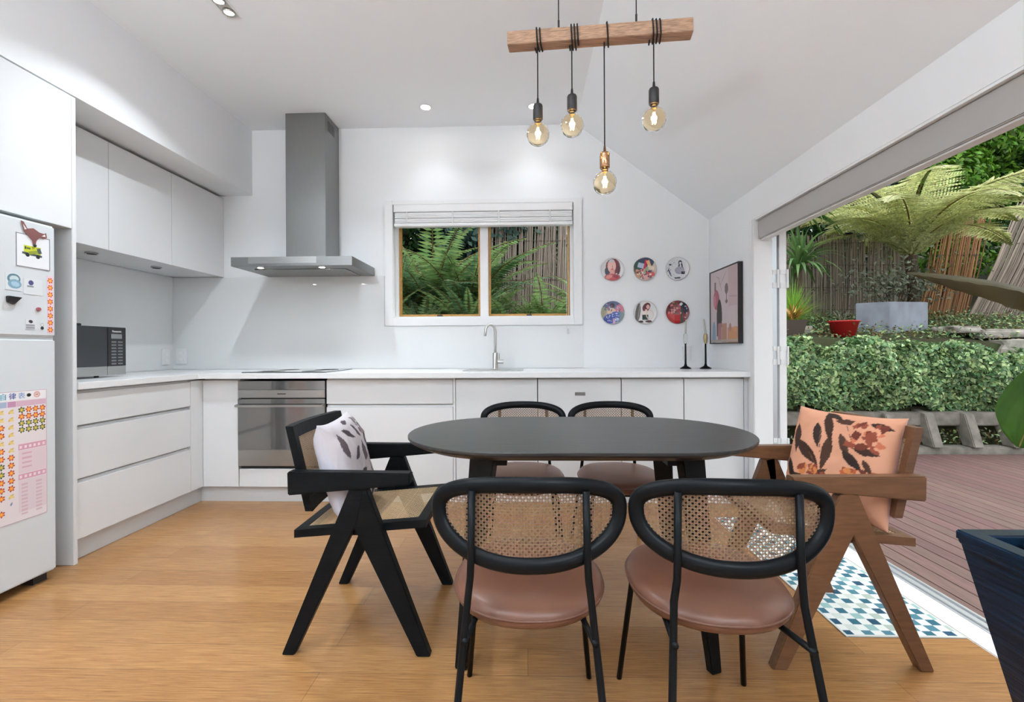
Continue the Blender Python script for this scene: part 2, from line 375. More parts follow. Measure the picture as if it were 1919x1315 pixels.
# ------------------------------------------------------------ kitchen window
wn = empty('window_1', (-.35, YB, wz0), kind='structure')
a0, a1, b0, b1 = -1.165, .462, 1.255, 2.292
MB().box(a0, wx0+.008, YB-.02, YB, b0, b1).box(wx1-.008, a1, YB-.02, YB, b0, b1).box(wx0+.008, wx1-.008, YB-.02, YB, wz1-.008, b1).box(wx0+.008, wx1-.008, YB-.02, YB, b0, wz0+.008).build('window_architrave', M['trim'], wn, bevel=.004)
yf = YB+.07
MB().box(wx0, wx0+.03, yf, yf+.08, wz0, wz1).box(wx1-.03, wx1, yf, yf+.08, wz0, wz1).box(wx0+.03, wx1-.03, yf, yf+.08, wz0, wz0+.02).box(wx0+.03, wx1-.03, yf, yf+.08, wz1-.04, wz1).box(-.383, -.315, yf, yf+.08, wz0+.02, wz1-.04).build('window_frame', M['trim'], wn, bevel=.002)
for (xa, xb) in ((wx0+.031, -.384), (-.314, wx1-.031)):
    z0, z1 = wz0+.022, wz1-.042; t = .018
    sh = MB().box(xa, xa+t, yf+.03, yf+.06, z0, z1).box(xb-t, xb, yf+.03, yf+.06, z0, z1).box(xa+t, xb-t, yf+.03, yf+.06, z0, z0+t).box(xa+t, xb-t, yf+.03, yf+.06, z1-t, z1).build('window_sash', M['sash'], wn)
    MB().box(xa+t, xb-t, yf+.043, yf+.047, z0+t, z1-t).build('window_pane', M['glassclear'], sh)
    xm = (xa+xb)/2
    MB().box(xm-.022, xm+.022, yf+.018, yf+.0295, z0-.012, z0+.012).cyl((xm, yf+.024, z0), (xm+.012, yf+.006, z0+.01), .005, 8).build('window_stay', M['black'], sh)
# ------------------------------------------------------------ splashback glass (fixed wall covering)
struct('trim_6', MB().box(XL, XL+.006, 2.256, YB-.001, .905, 1.672), M['splash'])
sp = MB().box(XL+.007, -1.172, YB-.006, YB, .905, 1.672).box(-1.172, .468, YB-.006, YB, .905, 1.253)
struct('trim_7', sp, M['splash'])
# ------------------------------------------------------------ downlights: real pair over the worktop, added fill ones out of view
def lamp_light(name, parent, loc, power, size, col=(.84, .93, 1), spread=2.2, spot=None):
    ld = bpy.data.lights.new(name, 'SPOT' if spot else 'AREA'); ld.energy = power; ld.color = col
    if spot: ld.spot_size = spot; ld.spot_blend = .8; ld.shadow_soft_size = size
    else: ld.shape = 'DISK'; ld.size = size; ld.spread = spread
    lo = bpy.data.objects.new(name, ld); C.objects.link(lo); lo.parent = parent
    lo.location = wmat(parent).inverted() @ Vector(loc); return lo
def downlight(x, y, label, power, spot=None, z=ZC, group='round ceiling downlights'):
    d = empty('ceiling_downlight', (x, y, z), label, 'ceiling light', group)
    MB().lathe([(.034, -.001), (.046, -.001), (.048, -.004), (.044, -.007), (.036, -.006), (.034, -.001)], (x, y, z), 28).build('trim_ring', M['trim'], d, smooth=True)
    MB().lathe([(0, -.003), (.034, -.003)], (x, y, z), 24).build('lamp_face', M['lampglow'], d)
    lamp_light('lamp_light', d, (x, y, z-.012), power, .06, spot=spot)
    return d
downlight(-.753, 3.50, 'lit round ceiling downlight over the worktop between the range hood and the window', DLW, 2.0)
downlight(.066, 3.52, 'lit round ceiling downlight partly hidden behind the leftmost hanging bulb', DLW, 2.0)
for x, y, wh in ((-.9, .9, 'over the near edge of the dining area, middle of three'), (-1.6, .9, 'nearest the overhead fridge cupboard'), (-1.6, -.6, 'above the left added uplighter'), (-.2, -.6, 'in the middle of the room behind the chairs'), (-1.6, -2.2, 'at the rear wall, left side'), (-.2, -2.2, 'at the rear wall, right side'), (-.2, .7, 'above the left tan leather chair')):
    downlight(x, y, 'added round fill downlight '+wh, DLR)  # unseen downlights, added only as fill to raise the room's brightness
# twin gimbal light
tg = empty('twin_spotlight', (-1.60, 2.40, ZC), 'recessed twin spotlight in a rectangular frame on the ceiling at the top left', 'ceiling light')
x0, x1, y0, y1 = -1.645, -1.56, 2.335, 2.52
MB().box(x0, x1, y0, y0+.008, ZC-.005, ZC).box(x0, x1, y1-.008, y1, ZC-.005, ZC).box(x0, x0+.008, y0+.008, y1-.008, ZC-.005, ZC).box(x1-.008, x1, y0+.008, y1-.008, ZC-.005, ZC).build('frame', M['trim'], tg)
MB().box(x0+.008, x1-.008, y0+.008, y1-.008, ZC-.001, ZC).build('backing', M['cabin'], tg)
for yy in (2.387, 2.472):
    h = MB().lathe([(.024, -.001), (.032, -.001), (.032, -.012), (.027, -.014), (.024, -.004)], ((x0+x1)/2, yy, ZC), 24).build('lamp_head', M['chrome'], tg, smooth=True)
    MB().lathe([(0, -.006), (.0245, -.006)], ((x0+x1)/2, yy, ZC), 24).build('lamp_glow', M['lampglow'], h)
    lamp_light('lamp_light', tg, ((x0+x1)/2, yy, ZC-.02), DLT, .05)

# unseen uplighters added behind the camera to brighten ceiling and upper walls
def fill_uplight(x, y, label):
    u = empty('fill_uplighter', (x, y, 0), label, 'added fill lamp', 'added uplighter fill lamps')
    MB().lathe([(0, 0), (.14, 0), (.14, .015), (.02, .025), (0, .025)], (x, y, 0), 28).build('base', M['chrome'], u, smooth=True)
    MB().cyl((x, y, .02), (x, y, 1.72), .012, 14).build('pole', M['chrome'], u)
    MB().lathe([(0, 1.72), (.03, 1.72), (.16, 1.80), (.165, 1.82), (.155, 1.82), (.03, 1.735), (0, 1.735)], (x, y, 0), 32).build('bowl', M['plastic'], u, smooth=True)
    ld = bpy.data.lights.new('lamp_light', 'AREA'); ld.energy = UPW; ld.shape = 'DISK'; ld.size = .26; ld.color = (.80, .91, 1)
    lo = bpy.data.objects.new('lamp_light', ld); C.objects.link(lo); lo.parent = u; lo.location = (0, 0, 1.826); lo.rotation_euler = (PI, 0, 0)
fill_uplight(-1.9, -.7, 'added white bowl fill uplighter by the left wall behind the dining area')
fill_uplight(.9, -1.6, 'added white bowl fill uplighter by the right wall behind the dining area')

# ============================================================ KITCHEN
XF = -2.26; YF = 3.17; ZU = .866; ZT = .903
# --- worktop (one L-shaped slab)
XW, YW = -2.242, 3.11
wt = MB().prism([(XL, 2.258), (XW, 2.258), (XW, YW), (XR-.003, YW), (XR-.003, YB-.001), (XL, YB-.001)], 'z', ZU+.001, ZT)
wto = wt.build('kitchen_worktop', M['top'], bevel=.002)
tag(wto, 'white L-shaped kitchen worktop running along the left and back walls', 'worktop')
# --- kickboards
tag(MB().box(XF-.055, XF-.04, 2.255, YF+.05, 0, .11).build('kickboard', M['plinth']), 'grey-white kickboard under the left drawer cabinet beside the fridge', 'kickboard')
tag(MB().box(XF-.039, XR-.002, YF+.04, YF+.055, 0, .11).build('kickboard', M['plinth']), 'long grey-white kickboard under the oven and the back row of cabinets', 'kickboard')
# --- left drawer unit
def carcass(x0, x1, y0, y1, z0=.111, z1=ZU): return MB().box(x0, x1, y0, y1, z0, z1)
d = empty('drawer_cabinet', (-2.6, 2.7, .111), 'white handleless three-drawer base cabinet below the microwave', 'cabinet')
carcass(XL+.002, XF-.03, 2.256, 3.06).build('body', M['cabin'], d)
for z0, z1 in ((.113, .395), (.417, .665), (.687, .848)):
    MB().box(XF-.029, XF, 2.262, 3.055, z0, z1).prism([(XF-.029, z1), (XF-.012, z1), (XF-.02, z1+.012), (XF-.029, z1+.012)], 'y', 2.262, 3.055).build('drawer', M['cab'], d, bevel=.0015)
d = empty('corner_cabinet', (-2.5, 3.3, .111), 'white corner filler cabinet where the left and back runs meet', 'cabinet')
MB().box(XL+.002, XF-.03, 3.062, YB-.002, .111, ZU).build('body', M['cabin'], d)
MB().box(XF-.029, XF, 3.058, YF+.02, .113, .855).box(XF, XF+.002, YF, YF+.02, .113, .855).build('filler_panel', M['cab'], d)
def base_unit(name, x0, x1, label, kind, group=None):
    d = empty(name, ((x0+x1)/2, 3.5, .111), label, 'dishwasher' if name == 'dishwasher' else 'cabinet', group)
    carcass(x0+.001, x1-.001, YF+.021, YB-.008).build('body', M['cabin'], d)
    if kind == 'door':
        MB().box(x0+.0015, x1-.0015, YF, YF+.02, .113, .853).build('door', M['cab'], d, bevel=.0015)
    elif kind == 'drawers':
        for z0, z1 in ((.113, .395), (.417, .665), (.687, .853)):
            MB().box(x0+.0015, x1-.0015, YF, YF+.02, z0, z1).box(x0+.0015, x1-.0015, YF+.012, YF+.02, z1, z1+.012).build('drawer', M['cab'], d, bevel=.0015)
    return d
base_unit('base_cabinet', -2.256, -2.003, 'narrow white base cabinet left of the oven', 'door', 'white handleless door cabinets')
base_unit('drawer_cabinet', -1.383, -.503, 'wide white three-drawer base cabinet right of the oven under the hob end', 'drawers')
base_unit('base_cabinet', -.485, .075, 'white base cabinet with a plain door directly below the sink and tap', 'door', 'white handleless door cabinets')
dw = base_unit('dishwasher', .078, .642, 'white panelled dishwasher with a small grey badge right of the sink cabinet', 'door')
MB().box(.33, .40, YF-.002, YF, .742, .765).build('badge', M['steel'], dw)
base_unit('base_cabinet', .645, 1.062, 'white base cabinet with a plain door under the lower row of wall plates', 'door', 'white handleless door cabinets')
base_unit('base_cabinet', 1.065, 1.462, 'white base cabinet at the right end of the back run beside the garden doors', 'door', 'white handleless door cabinets')
tag(MB().box(-.5015, -.4865, YF-.002, YB-.01, .113, ZU).build('divider_panel', M['cab']), 'thin white upright panel between the wide drawers and the sink cabinet', 'panel')
tag(MB().box(1.4635, XR-.002, YF-.002, YB-.01, .0, ZU).build('end_panel', M['cab']), 'narrow white end panel where the back cabinets meet the right wall', 'panel')
# --- oven housing + oven
hs = empty('oven_housing', (-1.69, 3.5, .111), 'white panel of the oven housing below the oven door', 'cabinet')
MB().box(-2.0, -1.386, YF+.03, YB-.008, .111, .235).build('body', M['cabin'], hs)
MB().box(-1.998, -1.388, YF, YF+.02, .113, .238).build('front_panel', M['cab'], hs, bevel=.0015)
ov = empty('built_in_oven', (-1.69, 3.4, .24), 'built-in stainless steel and mirrored glass oven in the back cabinets', 'oven')
ox0, ox1 = -1.998, -1.388
MB().box(ox0+.01, ox1-.01, YF+.004, 3.7, .246, .848).build('body', M['darkgap'], ov)
MB().box(ox0, ox1, YF-.012, YF+.004, .786, .848).build('control_glass', M['ovengl'], ov, bevel=.001)
cs = MB().box(ox0, ox1, YF-.014, YF+.004, .732, .785).build('steel_strip', M['steel'], ov, bevel=.001)
MB().box(ox0, ox1, YF-.016, YF+.004, .375, .724).build('door_glass', M['ovengl'], ov, bevel=.001)
hd = MB().box(ox0, ox1, YF-.055, YF-.045, .672, .688).box(ox0, ox0+.014, YF-.045, YF-.016, .67, .69).box(ox1-.014, ox1, YF-.045, YF-.016, .67, .69).build('handle', M['steel'], ov, bevel=.002)
MB().box(ox0, ox1, YF-.016, YF+.004, .262, .374).build('door_base_strip', M['steel'], ov, bevel=.001)
MB().box(-1.72, -1.66, YF-.0149, YF-.014, .756, .762).build('brand_mark', M['black'], cs)
# --- hob, sink, tap
hb = empty('cooktop', (-1.70, 3.44, ZT), 'flat black glass cooktop set in the worktop under the range hood', 'cooktop')
MB().box(-2.0, -1.40, 3.20, 3.70, ZT+.0003, ZT+.005).build('glass_plate', M['blackgl'], hb, bevel=.002)
for cx, cy, r in ((-1.85, 3.32, .09), (-1.55, 3.32, .075), (-1.85, 3.57, .075), (-1.55, 3.57, .09)):
    MB().lathe([(r-.003, .0051), (r, .0054), (r+.001, .0051)], (cx, cy, ZT), 40).build('cooking_zone_ring', M['cabin'], hb)
sk = empty('kitchen_sink', (-.24, 3.50, ZT), 'stainless steel sink rim set in the worktop under the window', 'sink')
sx0, sx1, sy0, sy1 = -.46, -.02, 3.32, 3.63
MB().box(sx0, sx1, sy0, sy0+.02, ZT+.0003, ZT+.003).box(sx0, sx1, sy1-.02, sy1, ZT+.0003, ZT+.003).box(sx0, sx0+.02, sy0+.02, sy1-.02, ZT+.0003, ZT+.003).box(sx1-.02, sx1, sy0+.02, sy1-.02, ZT+.0003, ZT+.003).build('rim', M['steel'], sk, bevel=.001)
MB().box(sx0+.02, sx1-.02, sy0+.02, sy1-.02, ZT+.0003, ZT+.0012).build('basin_floor', M['steel'], sk)
MB().lathe([(0, .0015), (.035, .0015), (.04, .0012)], ((sx0+sx1)/2, 3.48, ZT), 24).build('drain', M['chrome'], sk)
tp = empty('kitchen_tap', (-.246, 3.69, ZT), 'tall gooseneck mixer tap in brushed nickel beneath the window', 'tap')
tx, ty = -.246, 3.69
MB().lathe([(.0, 0), (.024, 0), (.024, .004), (.0215, .006), (.0215, .125), (.019, .13), (0, .13)], (tx, ty, ZT), 24).build('tap_body', M['chrome'], tp, smooth=True)
arc = [(tx, ty, ZT+.12), (tx, ty, ZT+.22)]
for i in range(15):
    a = PI*i/14; arc.append((tx-.037+.037*math.cos(a), ty-.02*(1-math.cos(a)), ZT+.295+.055*math.sin(a)))
arc += [(tx-.078, ty-.05, ZT+.262)]
MB().tube(arc, .0105, 12).build('spout', M['chrome'], tp, smooth=True)
lv = MB().cyl((tx+.019, ty, ZT+.058), (tx+.065, ty, ZT+.058), .0165, 20).build('lever_hub', M['chrome'], tp, smooth=False)
MB().cyl((tx+.032, ty, ZT+.072), (tx+.032, ty-.012, ZT+.125), .0035, 8).build('lever', M['chrome'], lv)
# --- upper cabinets
uz0, uz1 = 1.678, 2.336
ul = ['white wall cupboard next to the tall fridge panel, nearest the camera', 'middle white wall cupboard of the three above the microwave worktop', 'white wall cupboard in the corner against the back wall']
for i, (ya, yb) in enumerate(((2.256, 2.744), (2.744, 3.245), (3.245, 3.818))):
    u = empty('wall_cupboard', (-2.75, (ya+yb)/2, uz0), ul[i], 'cupboard', 'wall cupboards over the left worktop')
    MB().box(XL+.001, -2.552, ya+.001, yb-.001, uz0, uz1).build('body', M['cab'], u)
    MB().box(-2.55, -2.53, ya+.0015, yb-.0015, uz0-.004, uz1-.004).build('door', M['cab'], u, bevel=.001)
for yy, t in ((2.83, 'nearer dark oval cabinet light under the wall cupboards'), (3.34, 'further dark oval cabinet light under the wall cupboards')):
    l = empty('undercabinet_light', (-2.72, yy, uz0), t, 'cabinet light', 'under-cabinet lights')
    MB().lathe([(0, -.008), (.03, -.008), (.034, -.006), (.034, -.0005), (0, -.0005)], (-2.72, yy, uz0), 24).build('housing', M['steel'], l)
    MB().lathe([(0, -.0095), (.026, -.0095), (.026, -.008)], (-2.72, yy, uz0), 24).build('lens', M['darkgap'], l)
# --- fridge surround
tag(MB().box(XL+.001, -2.245, 2.232, 2.254, 0, 2.325).build('tall_side_panel', M['cab'], bevel=.0015), 'tall white side panel standing between the fridge and the drawer cabinet', 'panel')
oc = empty('overhead_cupboard', (-2.6, 1.8, 1.668), 'large white cupboard above the fridge', 'cupboard')
MB().box(XL+.001, -2.266, 1.38, 2.231, 1.668, 2.325).build('body', M['cabin'], oc)
MB().box(-2.265, -2.245, 1.38, 2.231, 1.668, 2.325).build('door', M['cab'], oc, bevel=.0015)
# --- fridge
fr = empty('fridge_freezer', (-2.56, 1.8, 0), 'white top-freezer fridge covered with magnets and a sticker chart', 'fridge')
fy0, fy1, fx = 1.50, 2.118, -2.21
MB().box(XL+.05, fx-.062, fy0, fy1, .045, 1.640).build('body', M['fridge'], fr, bevel=.006)
MB().box(fx-.058, fx, fy0, fy1, .042, 1.118).build('fridge_door', M['fridge'], fr, bevel=.008, seg=3)
MB().box(fx-.058, fx, fy0, fy1, 1.128, 1.645).build('freezer_door', M['fridge'], fr, bevel=.008, seg=3)
MB().box(fx-.06, fx-.012, fy0+.01, fy1-.004, 1.118, 1.128).build('door_gasket', M['plinth'], fr)
for yy in (fy0+.05, fy1-.05):
    MB().box(fx-.09, fx-.03, yy-.03, yy+.03, 0, .044).build('foot', M['black'], fr)
    MB().box(XL+.1, XL+.16, yy-.03, yy+.03, 0, .044).build('foot', M['black'], fr)
FX = fx+.0003; UX = (0, 1, 0); UZ = (0, 0, 1)
# sticker chart
cy0, cy1, cz0, cz1 = 1.70, 2.072, .322, .888; cw, chh = cy1-cy0, cz1-cz0
L = [('r', cw/2, chh/2, cw/2, chh/2, 0, 'E8DEE0'), ('r', cw/2, chh-.02, cw/2, .02, 0, 'F2EEF0'),
     ('r', cw-.065, chh-.055, .062, .012, 0, 'D9B3C4'), ('r', cw-.145, chh-.055, .016, .012, 0, 'C48FAE'), ('r', cw-.19, chh-.055, .025, .012, 0, 'A8B4CC'),
     ('r', cw-.062, chh-.245, .058, .013, 0, 'D9A0B4'), ('r', cw-.062, chh-.375, .058, .012, 0, 'D9A0B4'),
     ('r', cw-.062, chh-.31, .058, .05, 0, 'E4CFD5'), ('r', cw-.062, chh-.46, .058, .07, 0, 'E2D2D6')]
for zz in range(9):
    for xx in (cw-.095, cw-.035): L.append(('r', xx, chh-.41-zz*.016, .013, .004, 0, 'D8B8C2'))
for zz in range(4): L.append(('r', cw-.085, chh-.275-zz*.02, .02, .004, 0, 'D8AEBB'))
for zz in (chh-.245, chh-.375):
    for xx in range(6): L.append(('r', cw-.11+xx*.019, zz, .005, .006, 0, 'F0DCE4'))
def flower(x, y, rim, cc): return [('f', x, y, .0145, .0145, rng.uniform(0, 60), rim), ('e', x, y, .0088, .0088, 0, cc), ('e', x, y, .004, .004, 0, 'F4C060')]
O, G = ('A83218', 'F08A34'), ('1E261A', '9CA044')
for r_ in range(4):
    for c_ in range(4):
        k_ = O if r_ < 2 else G
        if r_ == 0 and c_ == 0: k_ = G
        L += flower(cw-.106+c_*.029, chh-.083-r_*.029, *k_)
colA = 'YYYYYYOOOOOYB'; colB = 'YYOOYOOGGOOO.O'; colC = 'OYYOOYYOOGOOO'
for ci, s_ in enumerate((colA, colB, colC, colB, colA)):
    for r_, ch in enumerate(s_):
        x, y = cw-.148-ci*.038, chh-.085-r_*.033
        if ch == 'O': L += flower(x, y, *O)
        elif ch == 'G': L += flower(x, y, *G)
        elif ch == 'Y': L += [('l', x, y, .014, .006, 40, 'D8B85A'), ('l', x+.003, y-.004, .012, .005, -30, 'E8CE84')]
        elif ch == 'B': L += [('l', x, y, .009, .004, 70, '8890B8')]
L += [('e', cw-.076, chh-.02, .009, .008, 0, '222222'), ('e', cw-.042, chh-.02, .014, .014, 0, 'D8A8A0'), ('e', cw-.042, chh-.021, .009, .009, 0, 'E8C8C0'), ('r', cw-.042, chh-.02, .006, .0015, 0, '885060')]
for a_ in ((0, chh/2, .0012, chh/2), (cw, chh/2, .0018, chh/2)): L.append(('r', a_[0], a_[1], a_[2], a_[3], 0, 'C9A2AE'))
for a_ in ((cw/2, 0), (cw/2, chh)): L.append(('r', a_[0], a_[1], cw/2, .0018, 0, 'C9A2AE'))
ch = sheet('reward_chart', (FX, cy0, cz0), UX, UZ, cw, chh, 260, 380, layers('E8DEE0', L), M['paint'], None)
tag(ch, 'pink paper chart with orange and green flower stickers on the lower fridge door', 'chart')
for i, (t, c) in enumerate((('自', (.05, .35, .5)), ('律', (.05, .09, .35)), ('表', (.25, .4, .65)))):
    tm = text_mesh('chart_title', t, .03, mtx((FX+.0012, cy1-.178+i*.036, cz1-.022), UX, UZ), mat('print_ink', c, .5), ch, .0003)
# freezer-door items
def fsheet(name, y0, y1, z0, z1, L, bgc, label, cat, n=70):
    nx = n; ny = max(8, int(n*(z1-z0)/(y1-y0)))
    o = sheet(name, (FX, y0, z0), UX, UZ, y1-y0, z1-z0, nx, ny, layers(bgc, L), M['paint'], None, .0012)
    return tag(o, label, cat)
L = [];
for i in range(8): L += [('f', .0125, .016+i*.0325, .0135, .0135, 10*i, 'B83818'), ('e', .0125, .016+i*.0325, .0085, .0085, 0, 'F08A34'), ('e', .0125, .016+i*.0325, .004, .004, 0, 'F6C468')]
fsheet('sticker_strip', 2.078, 2.103, 1.145, 1.41, L, 'EBC9D2', 'vertical strip of eight orange flower stickers on the freezer door edge', 'sticker', 40)
L = [('r', .073, .0745, .0725, .074, 0, '77747C'), ('r', .073, .0745, .0685, .070, 0, 'E9EAEC'), ('r', .068, .078, .036, .021, 0, 'C6CC3A'), ('r', .040, .088, .003, .006, 0, '30402E'), ('r', .052, .088, .008, .004, 0, '5E7038'),
     ('r', .098, .083, .008, .012, 20, '4E5A58'), ('r', .068, .062, .042, .005, -3, '46525A'), ('e', .048, .058, .009, .009, 0, '23292E'), ('e', .092, .056, .009, .009, 0, '23292E'), ('r', .072, .072, .02, .007, 15, '8E9A36')]
fsheet('notepad_frame', 1.945, 2.09, 1.432, 1.58, L, 'E9EAEC', 'white magnetic notepad with a grey border and a yellow van picture on the freezer door', 'notepad', 110)
fx_ = empty('fox_magnet', (FX, 2.02, 1.57), 'reddish-brown fox head magnet clipping the notepad to the freezer door', 'magnet')
fo = [(1.965, 1.634), (1.975, 1.632), (1.99, 1.605), (2.015, 1.613), (2.04, 1.600), (2.062, 1.598), (2.07, 1.604), (2.074, 1.582), (2.058, 1.576), (2.043, 1.578), (2.028, 1.560), (2.023, 1.535), (2.017, 1.535), (2.012, 1.556), (1.99, 1.578), (1.978, 1.590)]
MB().prism(fo[::-1], 'x', FX+.0015, FX+.005).build('face', mat('fox_print', (.22, .09, .085), .4), fx_)
MB().prism([(1.972, 1.62), (1.978, 1.598), (1.986, 1.602)], 'x', FX+.005, FX+.006).build('ear_marking', M['plastic'], fx_)
MB().prism([(2.05, 1.585), (2.066, 1.586), (2.064, 1.596)], 'x', FX+.005, FX+.006).build('ear_marking', M['plastic'], fx_)
MB().lathe([(0, .004), (.006, .003), (.007, 0)], (FX+.005, 2.02, 1.536), 14, 'x').build('nose', M['black'], fx_, smooth=True)
def magnet(name, y, z, r, m_, label, sq=0):
    b = MB().lathe([(r, 0), (r, .005), (r*.85, .008), (0, .009)], (FX, y, z), 22, 'x') if not sq else MB().box(FX, FX+.008, y-r, y+r, z-sq, z+sq)
    return tag(b.build(name, m_, bevel=0 if not sq else .002), label, 'magnet')
L = [('e', .0325, .05, .026, .022, 0, '5E7F8C'), ('e', .034, .05, .018, .014, 0, 'C9D8DC'), ('e', .036, .028, .027, .02, 0, '7FA3B4'), ('e', .038, .028, .017, .011, -10, 'A7C4D6')]
fsheet('photo_magnet', 1.905, 1.97, 1.325, 1.40, L, 'D9DEE0', 'round blue-grey picture magnet at the left of the freezer door', 'magnet', 44)
L = [('e', .03, .052, .011, .011, 0, '4A4A78'), ('r', .027, .036, .013, .003, 0, '8A8A94')]
fsheet('appointment_card', 1.977, 2.055, 1.315, 1.385, L, 'DEE0E2', 'white card with a purple round mark held on the freezer door', 'card', 44)
b = MB().hexa([(FX, 1.907, 1.272), (FX+.012, 1.907, 1.272), (FX+.012, 1.93, 1.262), (FX, 1.93, 1.262)], [(FX, 1.905, 1.298), (FX+.02, 1.905, 1.298), (FX+.02, 1.957, 1.296), (FX, 1.957, 1.296)])
tag(b.build('clip_magnet', M['black'], bevel=.002), 'black clip magnet below the round blue magnet', 'magnet')
magnet('button_magnet', 2.037, 1.252, .009, mat('dull_red', (.3, .08, .09), .4), 'small dark red button magnet beside the flower sticker strip')
L = [('e', .022, .036, .009, .007, -20, '3A3A42'), ('r', .021, .012, .018, .011, 0, 'B4B4BA'), ('r', .021, .02, .018, .0015, 0, '76767E'), ('r', .021, .008, .018, .0015, 0, '76767E')]
fsheet('sketch_sticker', 1.983, 2.027, 1.158, 1.205, L, 'DADCDE', 'small grey sketch sticker near the bottom of the freezer door', 'sticker', 30)
L = [('e', .008, .009, .0075, .0075, 0, '303036'), ('o', .008, .024, .0065, .008, 0, '8A8A90')]
fsheet('keyring_sticker', 2.046, 2.063, 1.158, 1.194, L, 'DADCDE', 'tiny black and grey round sticker beside the sketch sticker', 'sticker', 22)

# --- microwave with router on top
mw = empty('microwave_oven', (-2.70, 2.60, ZT), 'black and silver microwave oven on the left worktop', 'microwave')
mx, my0, my1, mz0, mz1 = -2.52, 2.345, 2.850, ZT+.012, 1.207
MB().box(-2.88, mx-.02, my0, my1, mz0, mz1).build('casing', M['black'], mw, bevel=.004)
MB().box(mx-.019, mx, my0, my1-.13, mz0+.055, mz1).build('door', M['blackgl'], mw, bevel=.002)
cp = MB().box(mx-.019, mx, my1-.128, my1, mz0+.055, mz1).build('control_panel', M['black'], mw, bevel=.002)
MB().box(mx-.019, mx-.001, my0, my1-.13, mz0, mz0+.054).build('lower_door_strip', M['steel'], mw, bevel=.001)
MB().box(mx-.019, mx-.001, my1-.128, my1, mz0, mz0+.054).build('lower_panel_strip', M['steel'], mw, bevel=.001)
MB().box(mx, mx+.0008, my1-.105, my1-.03, mz1-.07, mz1-.042).build('display', mat('grey_display', (.22, .23, .23), .3), cp)
kb = MB()
for r_ in range(8):
    for c_ in range(2): kb.box(mx, mx+.001, my1-.103+c_*.045, my1-.07+c_*.045, mz1-.095-r_*.019, mz1-.086-r_*.019)
kb.build('keypad', mat('grey_keys', (.16, .165, .17), .4), cp)
text_mesh('brand_lettering', 'Panasonic', .0165, mtx((mx+.0004, my1-.065, mz1-.026), UX, UZ), M['plastic'], cp, .0003)
for yy in (my0+.05, my1-.14, my0+.19):
    MB().cyl((mx-.06, yy, ZT), (mx-.06, yy, ZT+.012), .012, 14).build('foot', M['black'], mw)
ro = empty('wifi_router', (-2.60, 2.50, 1.2075), 'small flat black box with an upright antenna on top of the microwave', 'router')
MB().box(-2.63, -2.545, 2.42, 2.585, 1.2075, 1.221).build('body', M['black'], ro, bevel=.003)
MB().tube([(-2.55, 2.545, 1.221), (-2.55, 2.545, 1.283)], .004, 10).build('antenna', M['black'], ro)

# --- power sockets
s1 = empty('power_socket', (XL+.006, 3.74, 1.0), 'white power socket on the left splashback beside the corner', 'power socket', 'power sockets at the kitchen corner')
MB().box(XL+.0065, XL+.016, 3.69, 3.775, .945, 1.075).build('faceplate', M['plastic'], s1, bevel=.003)
MB().box(XL+.016, XL+.02, 3.715, 3.75, 1.02, 1.045).box(XL+.016, XL+.02, 3.715, 3.75, .97, .995).build('switch', M['trim'], s1, bevel=.001)
s2 = empty('power_socket', (-2.885, YB-.006, 1.0), 'white power socket on the back splashback just right of the corner', 'power socket', 'power sockets at the kitchen corner')
MB().box(-2.935, -2.84, YB-.017, YB-.0065, .95, 1.08).build('faceplate', M['plastic'], s2, bevel=.003)
MB().box(-2.905, -2.87, YB-.021, YB-.017, 1.03, 1.055).box(-2.905, -2.87, YB-.021, YB-.017, .975, 1.0).build('switch', M['trim'], s2, bevel=.001)
s3 = empty('power_socket', (1.30, YB, 1.0), 'white power socket on the back wall behind the right candlestick', 'power socket')
MB().box(1.268, 1.34, YB-.012, YB-.0005, .96, 1.075).build('faceplate', M['plastic'], s3, bevel=.003)
MB().box(1.29, 1.318, YB-.015, YB-.012, 1.02, 1.04).build('switch', M['trim'], s3)

# --- range hood
hd = empty('range_hood', (-1.70, 3.55, 1.665), 'stainless steel chimney range hood with two lamps above the cooktop', 'range hood')
hx0, hx1, hy0, hy1 = -2.143, -1.252, 3.31, YB-.008
MB().box(hx0, hx1, hy0, hy1, 1.672, 1.738).build('canopy', M['steelh'], hd, bevel=.0015)
MB().box(-1.860, -1.547, 3.55, hy1, 1.7385, ZC-.001).build('chimney', M['steelh'], hd, bevel=.0015)
MB().box(hx0+.10, hx1-.10, hy0+.13, hy1-.05, 1.666, 1.6719).build('grease_filter', M['filter'], hd)
MB().box(hx0+.13, hx1-.26, hy0-.002, hy0, 1.690, 1.7378).build('control_strip', M['steel'], hd)
for xx in (-1.96, -1.50):
    f = MB().lathe([(.022, 0), (.03, 0), (.03, -.003), (.022, -.003)], (xx, hy0+.065, 1.672), 24).build('lamp_bezel', M['chrome'], hd)
    MB().lathe([(0, -.006), (.014, -.0055), (.0225, -.002)], (xx, hy0+.065, 1.672), 24).build('lamp_lens', M['hoodglow'], f)
    lamp_light('lamp_light', hd, (xx, hy0+.065, 1.662), HOODW, .04, (1, .98, .95))
vs_ = MB()
for i in range(6): vs_.box(-1.5466, -1.546, 3.60+i*.022, 3.608+i*.022, 2.78, 2.86)
vs_.build('vent_slots', M['darkgap'], hd)
